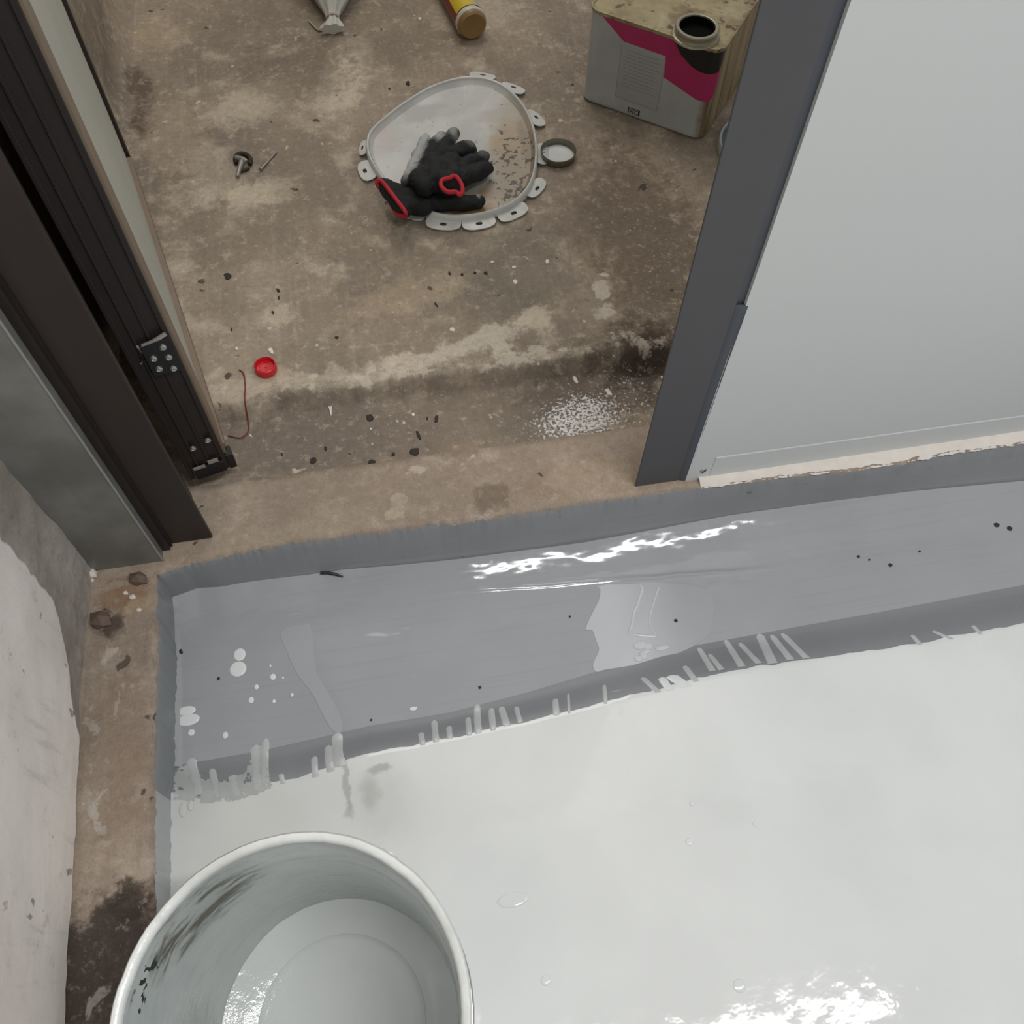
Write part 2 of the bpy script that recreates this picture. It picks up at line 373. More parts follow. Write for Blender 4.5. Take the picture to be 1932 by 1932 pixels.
# ------------------------------------------------------------------ structure: wet-room floor
XL, XR, YB = -0.347, 2.2, -1.6
YR = 0.606              # painted riser under the threshold
def jag(t, s=0.0): return fr(t*28, s, 0, .6, 5)*0.0024 + fr(t*7, s+5, 0)*0.0016
RTOP = [(p.x, p.y) for p in (P(a, b, .085) for a, b in ((300,1082),(345,1066),(420,1051),(526,1030),(649,1012),(747,1000),(929,977),(1044,960),(1150,942),(1203,936),(1271,926),(1332,920),(1400,910),(1498,897),(1600,888),(1697,874),(1781,858),(1932,836)))] + [(1.3, .612), (2.2, .612)]
RBOT = [(p.x, p.y) for p in (P(a, b, .010) for a, b in ((344,1114),(420,1116),(484,1106),(586,1094),(649,1085),(768,1075),(874,1064),(1100,1034),(1251,1006),(1377,982),(1555,957),(1717,937),(1932,917)))] + [(1.3, .592), (2.2, .592)]
def ry(x): return interp(RTOP, x) + jag(x, 1.0)*1.0 + mn.cell(Vector((x*330, 1, 0)))*.0012 + fr(x*120, 2, 0)*.0012
def rb_(x): return min(interp(RBOT, x), interp(RTOP, x)-.004)
def lx(y): return XL + jag(y, 9.0)*1.1 + fr(y*120, 4, 0)*.0012
white_px = [(326,1502),(380,1512),(440,1505),(500,1482),(560,1474),(650,1440),(700,1424),(780,1411),(900,1386),(1060,1350),(1250,1302),(1400,1266),(1600,1238),(1800,1205),(1932,1181)]
pan_px = [(330,1448),(500,1418),(700,1372),(850,1347),(1000,1308),(1250,1232),(1500,1186),(1700,1150),(1932,1106)]
WT = [(p.x, p.y) for p in (P(a, b, .02) for a, b in white_px)]
PT = [(p.x, p.y) for p in (P(a, b, 0) for a, b in pan_px)]
ywh = lambda x: interp(WT, x)
ypn = lambda x: max(interp(PT, x), ywh(x) + .03)
def zslope(x, y):
    a, b = ypn(x), ywh(x)
    t = max(0, min(1, (a - y) / (a - b))); return .02 * (t*t*(3-2*t))
def cove(x, y):
    z = 0.0
    d = rb_(x) - y
    if d < .075: z = max(z, .0175*(1-max(d,-.01)/.075)**2)
    # thin run-out ridge of the coat
    yr = .553 + (x-.064)*(-.087) + fr(x*9, 3, 0)*.004
    if -0.02 < x < .52:
        fade = min(1, (x+.02)/.08, (.52-x)/.08)
        z += fade*.0012*math.exp(-((y-yr)/.0032)**2)
    e = x - XL
    if e < .010: z = max(z, .005*(1-e/.010)**2)
    return z
xs = [XL + (i/14)*.014 for i in range(14)] + [XL + .014 + (1.25-.014-XL)*i/330 for i in range(331)] + [1.3, 1.45, 1.65, 1.9, 2.2]
def grid(name, mat, xs, rows, smooth=True):
    v = []; n = len(xs)
    for r in rows: v += [r(x) for x in xs]
    f = [(i*n+j, (i+1)*n+j, (i+1)*n+j+1, i*n+j+1) for i in range(len(rows)-1) for j in range(n-1)]
    return mobj(name, v, f, mat, None, None, smooth)
rows = []
ts = [i/60*.10 for i in range(61)]
for d in ts: rows.append(lambda x, d=d: (x, rb_(x) + .004 - d, cove(x, rb_(x) + .004 - d) + fr(x*14, d*30, 2)*.0005))
for k in range(1, 25): rows.append(lambda x, k=k: (x, (rb_(x)-.096) + (ypn(x)-(rb_(x)-.096))*k/24, cove(x, (rb_(x)-.096)+(ypn(x)-(rb_(x)-.096))*k/24)))
pan = grid('floor_recess', m_gray_pan, xs, rows)
tag(pan, 'wet glossy grey primed strip of floor below the threshold', 'floor', None, 'structure')
rows = [lambda x, t=t: (x, ypn(x)+.002 + (ywh(x)-.03-ypn(x))*t, zslope(x, ypn(x)+.002+(ywh(x)-.03-ypn(x))*t) + .0003 - (0.004 if t == 1 else 0)) for t in [i/14 for i in range(15)]]
slope = grid('floor_slope', m_gray_slope, xs, rows)
tag(slope, 'dark grey sloped edge between the white coat and the wet grey strip', 'floor', None, 'structure')
def wedge(x): return ywh(x) + .002 + fr(x*16, 4, 0, .6, 3)*.0035 + fr(x*80, 8, 0)*.0006
rows = [lambda x: (x, wedge(x)+.0015, zslope(x, wedge(x)+.0015)+.0002), lambda x: (x, wedge(x), zslope(x, wedge(x))+.0007), lambda x: (x, wedge(x)-.006, zslope(x, wedge(x)-.006)+.0009),
        lambda x: (x, wedge(x)-.03, .0213), lambda x: (x, .2, .0215), lambda x: (x, 0, .0215), lambda x: (x, YB, .0215)]
wf = grid('floor', m_white, xs, rows)
tag(wf, 'glossy white self-levelled coating covering the wet room floor', 'floor', None, 'structure')

# painted risers: front (under the threshold) and left (side of the kerb)
v, f = [], []
xx = [XL + (1.25-XL)*i/700 for i in range(701)] + [1.5, 2.2]
zz = [.002, .014, .03, .05, .07, .079, None]
for x in xx:
    t = 1 + .04*fr(x*5, 2, 0)
    for z in zz:
        zt = ZT + jag(x, 20)*.5
        yb_, yt_ = rb_(x), (ry(x) if z is None or z > .075 else interp(RTOP, x) + jag(x, 1.0)*.4); zv = min(z if z is not None else .085, .079)
        v.append((x, yb_ + (yt_-.001-yb_)*(zv/.079)**.75 + (fr(x*9, (z or .1)*25, 3)*.0008) + (.003 if z is None else 0) , zt + .0004 if z is None else z))
n = len(zz)
f = [(i*n+j, i*n+j+1, (i+1)*n+j+1, (i+1)*n+j) for i in range(len(xx)-1) for j in range(n-1)]
r1 = mobj('riser_front', v, f, m_gray_riser, None, None, True)
tag(r1, 'matt grey painted step face along the front of the threshold', 'riser', None, 'structure')
def left_riser(name, y0, y1, mat, label):
    v = []; m_ = max(2, int((y1-y0)/.003)); zz = [-.002, .03, .06, .076, ZT+.0004]
    for i in range(m_+1):
        y = y0 + (y1-y0)*i/m_
        for k, z in enumerate(zz): v.append((lx(y) + fr(y*20, z*40, 7)*.001 - (.003 if k == 4 else 0), y, z + (jag(y, 30)*.5 if k == 4 else 0)))
    n = len(zz)
    f = [(i*n+j, (i+1)*n+j, (i+1)*n+j+1, i*n+j+1) for i in range(m_) for j in range(n-1)]
    return tag(mobj(name, v, f, mat, None, None, True), label, 'riser', None, 'structure')
left_riser('riser_left', .325, YR+.002, m_gray_riser, 'matt grey painted side of the bare kerb by the left wall')
left_riser('riser_left_white', YB, .325, m_left_riser_white, 'whitened side of the bare kerb beside the bucket')

# threshold slab and left kerb (bare concrete)
def surf(name, mat, nx, ny, fn, label, cat):
    v = [fn(i/nx, j/ny) for j in range(ny+1) for i in range(nx+1)]
    f = [(j*(nx+1)+i, j*(nx+1)+i+1, (j+1)*(nx+1)+i+1, (j+1)*(nx+1)+i) for j in range(ny) for i in range(nx)]
    return tag(mobj(name, v, f, mat, None, None, True), label, cat, None, 'structure')
def thr(u, t):
    x = -.50 + 1.75*u if u < .999 else 2.2
    y0 = ry(x) + .0005; y1 = .734 + fr(x*12, 6, 0)*.002 + fr(x*50, 6, 0)*.0008
    if t < 1/12*.5: return (x, y0, ZT - .012)
    tt = (t*12 - 1) / 10
    if t > .999: return (x, y1 + .003, ZG - .01)
    tt = min(tt, 1)
    y = y0 + (y1-y0)*tt
    crust = .0022*math.exp(-((y-y0)/.006)**2)*max(0, fr(x*45, 2, 2)+.5)
    return (x, y, ZT + fr(x*18, y*18, 0)*.0012 + crust)
surf('threshold', m_thresh, 560, 12, thr, 'bare concrete door threshold between the two jambs', 'threshold')
def krb(u, t):
    y = YB + (YR+.004-YB)*t
    x1 = lx(y) - .0005
    if u > .999: return (x1, y, ZT-.012)
    uu = u*10/9
    x = -.47 + (x1+.47)*uu
    crust = .002*math.exp(-((x1-x)/.006)**2)*max(0, fr(y*45, 3, 7)+.5)
    return (x, y, ZT + fr(x*20, y*14, 5)*.0016 + crust)
surf('kerb_left', m_kerb, 10, 640, krb, 'narrow bare concrete kerb at the foot of the left wall', 'kerb')

# outside floor with a low strip behind the threshold
def outz(x, y):
    e = .872 + fr(x*9, 3, 1)*.012 + fr(x*35, 4, 1)*.004
    t = max(0, min(1, (y - e + .012)/.024)); t = t*t*(3-2*t)
    z = ZG + (ZF-ZG)*t
    amp = .0012 + .004*math.exp(-((y-e)/.02)**2)
    z += fr(x*22, y*22, 0)*amp
    h = P(1215, 690, ZG); d2 = ((x-h.x)/.035)**2 + ((y-h.y)/.02)**2
    z -= .02*math.exp(-d2)
    return z
def outf(u, t):
    x = -.46 + 1.9*u; y = .725 + (.35*t/.45 if t < .45 else .35 + (2.4-.35)*((t-.45)/.55))
    return (x, y, outz(x, y))
surf('floor_outside', m_floor_out, 300, 330, outf, 'stained bare concrete floor outside the doorway', 'floor')

# ------------------------------------------------------------------ structure: walls
def WX(px, py, x):
    r = ray(px, py); t = x / r.x
    return Vector((x, r.y*t, CAMZ + r.z*t))
o = MB().box(-.60, -.440, YB, .66, -.02, 2.5).build('wall_left', m_cement)
tag(o, 'grey cement render of the left wall in the corner by the metal jamb', 'wall', None, 'structure')
# lumpy cement fillet in the corner between wall and jamb
v = []; nu, nv = 24, 120
for j in range(nv+1):
    z = ZT - .004 + (1.2)*(j/nv)**1.6
    for i in range(nu+1):
        a = i/nu; y = .40 + .232*a
        bulge = .010*a**3 + .0035*fr(y*30, z*22, 0) + .002
        v.append((-.4395 + max(0.0006, bulge), y, z))
f = [(j*(nu+1)+i, j*(nu+1)+i+1, (j+1)*(nu+1)+i+1, (j+1)*(nu+1)+i) for j in range(nv) for i in range(nu)]
fl = mobj('cement_fillet', v, f, m_cement, o, None, True)
# white plaster coat with a broken edge
edge = [WX(a, b, -.432) for a, b in ((0, 1010), (60, 1080), (100, 1130), (120, 1200), (130, 1260), (138, 1340))]
ETAB = sorted([(p.z, p.y) for p in edge]); ETAB = [(.090, .39)] + ETAB + [(.6, .55), (2.5, .56)]
v = []; nu, nv = 90, 150
for j in range(nv+1):
    t = j/nv
    for i in range(nu+1):
        a = i/nu
        y0 = YB
        zb = .096 + .0
        yy = .40*(1-(1-a)**2.0)**1 if False else None
        z = zb + (2.5-zb)*t**2.2
        yend = interp(ETAB, z) + fr(z*60, 1, 0, .6, 5)*.006
        y = YB + (yend-YB)*(1-(1-a)**1.6)
        z2 = z + (fr(y*26, 7, 0, .6, 5)*.006*(1 if j == 0 else max(0, 1-t*30)))
        thick = .0085 + fr(y*9, z2*9, 0)*.0022
        if i == nu or j == 0: thick = .001
        v.append((-.440 + thick, y, z2))
f = [(j*(nu+1)+i, j*(nu+1)+i+1, (j+1)*(nu+1)+i+1, (j+1)*(nu+1)+i) for j in range(nv) for i in range(nu)]
mobj('plaster_coat', v, f, m_plaster, o, None, True)

# outside left wall (beyond the door leaf)
def olw(u, t):
    y = .76 + 2.4*u; z = .03 + 2.5*t**1.8
    return (-.428 + fr(y*8, z*8, 9)*.004 + .02*max(0, 1-(z-ZF)/.06)**2, y, z)
surf('wall_outside_left', m_floor_out, 120, 60, olw, 'streaked concrete wall behind the open door leaf', 'wall')

# right wall: white panel
wp = MB().box(.3835, 2.2, .632, .655, .084, 2.5).build('wall_front', m_panel)
tag(wp, 'smooth white wall panel to the right of the doorway', 'wall', None, 'structure')
mb = MB(); x0 = WY(1352, 865, .63).x
mb.add([(x0, .6316, .088), (2.2, .6316, .088), (2.2, .6308, .1195), (x0, .6308, .1375), (2.2, .6319, .1215), (x0, .6319, .1395), (x0, .633, .088), (x0, .633, .139)],
       [(0, 1, 2, 3), (3, 2, 4, 5), (6, 0, 3, 7)])
lip = mb.build('folded_lip', m_panel, wp)
pv = WY(1328, 890, .63)
sb = MB().lathe([(0.0, .0016), (.003, .0016), (.0048, .0008), (.0052, 0)], 20)
sb.xf(Matrix.Translation((pv.x, .6318, pv.z)) @ Matrix.Rotation(math.pi/2, 4, 'X'))
sb.build('screw', m_steel, wp, None, 40)
sb = MB().box(-.0042, .0042, -.0006, .0006, .0014, .0022).xf(Matrix.Translation((pv.x, .6318, pv.z)) @ Matrix.Rotation(math.pi/2, 4, 'X') @ Matrix.Rotation(1.0, 4, 'Z'))
sb.build('screw_slot', m_black, wp)
# wall over the doorway
tag(MB().box(-.60, .3835, .632, .70, 2.06, 2.5).build('wall_front_over_door', m_panel), 'white wall strip above the doorway', 'wall', None, 'structure')

# white filler bead along the foot of the panel
bead_px = [(1322, 921, 914), (1345, 918, 905), (1400, 912, 898), (1450, 906, 893), (1500, 900, 888), (1560, 893, 882), (1600, 889, 878), (1640, 882, 873), (1700, 874, 858), (1735, 876, 848), (1780, 868, 845), (1800, 852, 842), (1860, 842, 832), (1932, 834, 822)]
v = []
fine = smooth_open([Vector((a, b, c)) for a, b, c in bead_px], 14)
xe = [(p.x, p.y, p.z) for p in fine]
pts = []
for (a, b, c) in xe:
    p = P(a, b, ZT); q = WY(a, c, .630); pts.append((p.x, min(interp(RTOP, p.x)-.0005, .629), max(q.z, .0905)))
pts += [(1.3, .6115, .096), (2.2, .6115, .096)]
for i, (x, y, zt) in enumerate(pts):
    y += fr(x*60, 1, 0, .6, 5)*.0022; zt += fr(x*50, 3, 0)*.0012
    for t in range(7):
        u = t/6
        yy = .6325 + (y-.6325)*u; zq = ZT - .001 + (zt-ZT+.001)*math.cos(u*math.pi/2)**.7
        v.append((x, yy + fr(x*90, u*5, 1)*.0006, zq + fr(x*70, u*4, 2)*.0009))
f = [(i*7+t, (i+1)*7+t, (i+1)*7+t+1, i*7+t+1) for i in range(len(pts)-1) for t in range(6)]
bead = mobj('filler_bead', v, f, m_white_mortar, None, None, True)
tag(bead, 'crumbly white filler bead along the foot of the white panel', 'filler', None, 'structure')

# right jamb
tj = empty('trim_1', (.309, .634, ZT), 0)
tag(tj, 'dark grey aluminium jamb on the right side of the doorway', 'door jamb', None, 'structure')
bevel(MB().box(  .311, .3735, .634, .6375, .0865, 2.06).build('profile', m_jamb_gray, tj), .0012)
bevel(MB().box(.3735, .3838, .637, .65, .0865, 2.06).build('gasket', m_jamb_blue, tj), .001)
# dented lower length of the gasket with a broken end
v, f = [], []
zs = [.0865 + (.4457-.0865)*i/40 for i in range(41)]
for i, z in enumerate(zs):
    e = .0012 + .0022*(i/40)**2 + fr(z*30, 2, 2)*.0006
    v += [(.3725, .6362 , z), (.377, .6345 - e*.3, z), (.3842 + e*.6, .6325 - e*.4, z), (.3850 + e*.6, .6335, z)]
f = [(i*4+k, i*4+k+1, (i+1)*4+k+1, (i+1)*4+k) for i in range(40) for k in range(3)] + [(160, 161, 162, 163)]
mobj('gasket_flap', v, f, m_jamb_blue, tj, None, True)
# concrete lumps packed under the jamb
def lump(name, c, sx, sy, sz, mat, parent=None, seed=0, org=None, lvl=2):
    bm = bmesh.new(); bmesh.ops.create_icosphere(bm, subdivisions=lvl, radius=1)
    vv = []
    for q in bm.verts:
        n_ = q.co.normalized(); k = 1 + .32*fr(n_.x*1.3+seed, n_.y*1.3, n_.z*1.3, .9, 3)
        vv.append((c[0]+n_.x*sx*k, c[1]+n_.y*sy*k, c[2]+n_.z*sz*k))
    ff = [tuple(x.index for x in q.verts) for q in bm.faces]; bm.free()
    return mobj(name, vv, ff, mat, parent, org, False)

# left jambs
ts_ = empty('trim_2', (-.338, .625, ZT)); tag(ts_, 'dull grey metal sheet jamb beside the left wall', 'door jamb', None, 'structure')
bevel(MB().box(-.445, -.3395, .625, .655, .083, 2.06).build('sheet', m_silver, ts_), .0008)
mb = MB(); mb.tube([(-.3392, .6256, .084), (-.3392, .6256, 2.05)], .0018, 10); mb.build('rolled_edge', simple('highlit_metal_edge', S(150, 151, 148), .35, .3, .04, 20, .05), ts_, None, 40)  # highlight along the bend painted as a lighter grey edge
tb = empty('trim_3', (-.30, .649, ZT)); tag(tb, 'dark brown aluminium door jamb on the left', 'door jamb', None, 'structure')
bevel(MB().box(-.331, -.2735, .649, .655, .0865, 2.06).build('profile', m_brown, tb), .0012)
MB().box(-.341, -.329, .640, .70, .0865, 2.06).build('side_channel', m_brown2, tb)
MB().box(-.331, -.300, .655, .72, .0865, 2.06).build('dark_gap_fill', m_black, tb)  # black box standing in for the shaded gap behind the jamb
mb = MB()
for x in (-.3305,): mb.box(x, x+.004, .645, .650, .0865, 2.06)
mb.build('stop_rib', m_brown2, tb)
tag(MB().box(.309, .3838, .634, .72, 2.06, 2.10).build('trim_4', m_jamb_gray), 'dark grey head rail above the right jamb', 'door frame', None, 'structure')

# ------------------------------------------------------------------ open door leaf
ang = math.atan2(.224, .975)
leaf = empty('door_1', (-.2466, .757, .0), 0); leaf.rotation_euler = (0, 0, ang)
tag(leaf, 'open door leaf with dark brown stile edge and pale panel', 'door', None, 'structure')
leaf['_loc'] = (0, 0, 0)          # parts below are in the leaf's own frame: x across its thickness, y along its width
LW = .672; LB = .095
def lp(mb, name, mat, bv=0, sm=None, par=leaf):
    o = mb.build(name, mat, None, None, sm); o.parent = par
    if bv: bevel(o, bv)
    return o
lp(MB().box(-.054, -.001, 0, .045, LB+.02, 2.05), 'stile', m_brown2, .001)
for x0, x1, dy in ((-.054, -.049, .004), (-.040, -.0365, .0025), (-.024, -.0205, .0025), (-.006, 0, .004)):
    lp(MB().box(x0, x1, -dy, .004, LB, 2.05), 'stile_rib', m_brown2, .0006)
lp(MB().box(-.003, .0035, .003, .058, LB+.01, 2.05), 'stile_face', m_leaf_tan, .0006)
lp(MB().box(-.030, -.002, .05, LW-.03, LB+.03, 2.05), 'panel', m_leaf_pale)
lp(MB().box(-.054, 0.004, LW-.03, LW, LB, 2.05), 'far_stile', m_brown, .001)
lp(MB().box(-.054, .005, .045, LW-.03, LB, LB+.022), 'bottom_rail', m_leaf_tan, .0008)
lp(MB().box(-.050, .002, .047, LW-.03, LB+.022, LB+.030), 'rail_groove', m_brown2)
lp(MB().box(-.050, .006, .010, LW-.04, LB+.030, LB+.040), 'rail_bead', m_leaf_tan, .0008)
lp(MB().box(-.036, -.004, -.0062, .002, .318, .374), 'hinge_plate', m_black, .0008)
mb = MB(); mb.tube([(-.038, -.004, .371), (-.020, -.0065, .376), (-.012, -.007, .3785), (-.003, -.006, .381)], [.0017, .0019, .0027, .0027], 6); mb.tube([(-.0375, -.004, .373), (-.034, -.004, .352), (-.043, -.004, .344)], .0014, 6)
lp(mb, 'hinge_edge', m_tape, 0, 40)
for (x, z) in ((-.0125, .3625), (-.0275, .349), (-.0115, .344), (-.027, .330), (-.012, .3235), (-.0335, .1625), (-.0115, .1695)):
    s_ = MB().lathe([(0, .0012), (.0016, .0012), (.0022, .0026), (.0042, .0019), (.0047, 0)], 18)
    yy = -.0062 if z > .3 else -.004
    s_.xf(Matrix.Translation((x, yy, z)) @ Matrix.Rotation(math.pi/2, 4, 'X'))
    lp(s_, 'screw', m_steel, 0, 50)
lp(MB().box(-.046, -.004, -.0045, .02, LB-.004, LB+.020), 'end_cap', m_black, .001)
lp(MB().box(-.045, -.029, -.0062, -.0040, LB+.021, LB+.0255), 'cap_tab', m_tape)
lp(MB().box(-.024, -.010, -.0062, -.0040, LB+.0245, LB+.031), 'cap_tab', m_tape)
lp(MB().box(.0, .010, -.002, .014, LB-.006, LB+.026), 'end_stop', m_black, .0008)

# ------------------------------------------------------------------ drips, drops and marks in the coating (pieces of the floor)
def on_slope(px, py):
    z = .01
    for _ in range(8):
        p = P(px, py, z); z = zslope(p.x, p.y) if p.y > ywh(p.x) else .0205
    return P(px, py, z)
drips = [(1318,1222,1345,1266,9),(1338,1234,1362,1264,8),(1368,1207,1400,1258,10),(1395,1213,1432,1252,9),(1432,1196,1458,1252,14),(1455,1198,1492,1245,10),(1475,1195,1522,1242,10),
         (1248,1278,1264,1302,12),(1266,1274,1296,1296,18),(1291,1256,1314,1286,9),(1212,1278,1242,1306,9),(1140,1292,1143,1328,6),(1072,1308,1074,1346,4),(1048,1318,1050,1350,9),(1720,1198,1736,1216,7),(1760,1190,1795,1206,8),(1835,1180,1850,1196,7),
         (900,1329,903,1384,10),(883,1353,886,1388,8),(819,1359,823,1400,9),(794,1382,798,1406,8),(847,1370,849,1394,8),(927,1336,931,1378,9),(946,1333,957,1370,10),(974,1333,982,1364,7),
         (594,1427,595,1466,9),(636,1383,642,1446,16),(620,1406,624,1456,11),(501,1393,500,1480,10),(482,1406,490,1490,15),(360,1430,372,1500,14),(400,1450,410,1505,10),(440,1462,452,1502,16),(530,1460,534,1478,7)]
for (x0, y0, x1, y1, wd) in drips:
    mb = MB(); n = 18; seg = 6; vv = []
    for i in range(n+1):
        t = (i/n)**2.0
        c = on_slope(x0+(x1-x0)*t, y0+(y1-y0)*t)
        hw = wd/1750*1.25*.78*(math.sqrt(max(0, 1-(1-min(1, t*7))**2)) if t < 1/7 else 1+.25*max(0, t-.6))*(1+.12*fr(x0+t*3, 1, 0))
        hw = max(hw, .0002)
        d = Vector((x1-x0, 0, 0))
        for k in range(seg+1):
            s = -1+2*k/seg
            vv.append((c.x+s*hw, c.y, c.z +   .0004 + .0006*(1-s*s) - (.0007 if abs(s) == 1 else 0)))
    ff = [(i*(seg+1)+k, i*(seg+1)+k+1, (i+1)*(seg+1)+k+1, (i+1)*(seg+1)+k) for i in range(n) for k in range(seg)]
    mobj('paint_drip', vv, ff, m_drop if wd in (12, 18) else m_drip, slope, None, True)
def drop(px, py, rx, ry_, z, mat=None, par=None, name='paint_drop', rot=0.0):
    c = P(px, py, z); a, b = rx*.00075, ry_*.00092
    mb = MB(); n = 20; vv = []; ff = []
    for j, (s, h) in enumerate(((1, 0), (.97, .0005), (.8, .0008), (.4, .0009))):
        for k in range(n):
            t = 2*math.pi*k/n; q = 1+.04*fr(px+math.cos(t), math.sin(t), 0)
            x_, y_ = a*s*q*math.cos(t), b*s*q*math.sin(t)
            vv.append((c.x+x_*math.cos(rot)-y_*math.sin(rot), c.y+x_*math.sin(rot)+y_*math.cos(rot), z+h))
    for j in range(3):
        for k in range(n): ff.append((j*n+k, j*n+(k+1) % n, (j+1)*n+(k+1) % n, (j+1)*n+k))
    ff.append(tuple(3*n+k for k in range(n)))
    return mobj(name, vv, ff, mat or m_drop, par or pan, None, True)
for (px, py, rx, ry_) in ((452,1235,11,10),(449,1262,15,12),(352,1341,16,7),(355,1358,20,9),(515,1277,5,5),(484,1296,4,4),(474,1321,5,5),(517,1323,3,3),(551,1311,3,3),(361,1382,6,5),(425,1387,5,5),(510,1256,2,2),(780,1337,7,3),(534,1279,2,2)):
    drop(px, py, rx, ry_, .0003)
sm = [(328,1456),(340,1446),(356,1440),(368,1452),(384,1470),(408,1476),(436,1470),(462,1456),(474,1430),(480,1404),(492,1398),(500,1410),(499,1440),(506,1466),(514,1480),(496,1492),(440,1508),(380,1514),(327,1506)]
def inside(x, y, pg):
    c_ = False; k = len(pg)-1
    for q in range(len(pg)):
        if (pg[q][1] > y) != (pg[k][1] > y) and x < (pg[k][0]-pg[q][0])*(y-pg[q][1])/(pg[k][1]-pg[q][1])+pg[q][0]: c_ = not c_
        k = q
    return c_
mb = MB(); st_ = 3; idx = {}
for gx in range(322, 524, st_):
    for gy in range(1392, 1520, st_):
        if inside(gx+4*fr(gx*.11, gy*.11, 0), gy+4*fr(gx*.11, gy*.11, 7), sm) and fr(gx*.05, gy*.05, 3) < .33:
            q = []
            for (a, b) in ((gx, gy), (gx+st_, gy), (gx+st_, gy+st_), (gx, gy+st_)):
                if (a, b) not in idx: idx[(a, b)] = len(mb.v); mb.v.append(on_slope(a, b) + Vector((0, 0, .0009)))
                q.append(idx[(a, b)])
            mb.f.append(tuple(q[::-1]))
mb.build('paint_smear', simple('thin_smeared_coat', S(178, 181, 180), .2, 0, .10, 60, .4), slope, None, 60)
for (px, py, rx, ry_) in ((968,1698,26,9),(1300,1588,6,5),(1306,1516,5,4),(1030,1850,8,6),(1395,1860,10,8),(1425,1555,4,4),(345,1528,6,10),(360,1520,5,7)):
    drop(px, py, rx, ry_, .0214, m_white, wf, 'paint_blister')
# reflection painted as a lighter grey film, sharp at left, fading right
def reflection_mat(name, x0, x1, c0):
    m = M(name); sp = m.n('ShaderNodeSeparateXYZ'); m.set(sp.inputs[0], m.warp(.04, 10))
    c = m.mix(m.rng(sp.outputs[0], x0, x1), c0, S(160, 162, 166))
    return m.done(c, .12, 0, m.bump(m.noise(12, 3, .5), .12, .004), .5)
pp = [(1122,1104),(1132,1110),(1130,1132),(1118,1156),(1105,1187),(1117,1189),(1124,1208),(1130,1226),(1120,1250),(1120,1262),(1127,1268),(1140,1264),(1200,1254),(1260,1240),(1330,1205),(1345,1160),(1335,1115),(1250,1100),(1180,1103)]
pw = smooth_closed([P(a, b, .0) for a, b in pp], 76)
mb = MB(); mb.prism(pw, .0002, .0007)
mb.build('lighter_patch', reflection_mat('painted_reflection', P(1150, 1180, 0).x, P(1325, 1180, 0).x, S(188, 190, 194)), pan)  # lighter grey stands for light mirrored in the wet coat
pp = [(553,1178),(572,1172),(585,1180),(592,1215),(594,1250),(600,1275),(615,1300),(640,1345),(646,1378),(630,1380),(610,1350),(590,1310),(560,1270),(540,1225),(530,1195)]
pw = smooth_closed([P(a, b, .0) for a, b in pp], 60)
mb = MB(); mb.prism(pw, .0002, .0006); mb.build('lighter_patch', simple('puddle_faint', S(165, 167, 171), .14, 0, .02, 20, .05), pan)
m_ridge = simple('paint_ridge', S(194, 196, 199), .14, 0, .02, 20, .05)
for pl, r in (([(1208,1104),(1212,1113),(1206,1130),(1203,1142),(1196,1156),(1193,1176),(1188,1190),(1192,1194)], .0022), ([(1243,1108),(1234,1135),(1227,1160),(1226,1180),(1236,1196),(1238,1200)], .0014), ([(1195,1197),(1215,1199),(1237,1200)], .0022)):
    mb = MB(); mb.tube(smooth_open([P(a, b, .0008) for a, b in pl], 5), r, 8, True, False, .45); mb.build('paint_ridge', m_ridge, pan, None, 60)
for (px, py, rx, ry_) in ((1208,1217,14,7),(1222,1219,10,6),(1205,1242,8,5),(1214,1236,7,7),(1220,1229,8,3),(1250,1222,14,4)):
    drop(px, py, rx, ry_, .0008, m_ridge, pan, 'paint_dab')
# pits and grit caught in the wet strip
for (px, py, r_) in ((1275,1171,5),(905,1297,4),(1075,1163,3),(700,1358,3),(340,1230,7),(412,1280,4),(1880,990,9),(1905,997,7),(1620,1050,4),(1640,1056,3),(1680,1066,5),(1735,1040,3)):
    c = P(px, py, .001)
    lump('grit', c, r_*.0006, r_*.0006, .001, m_chip_dark, pan, px, None, 1)

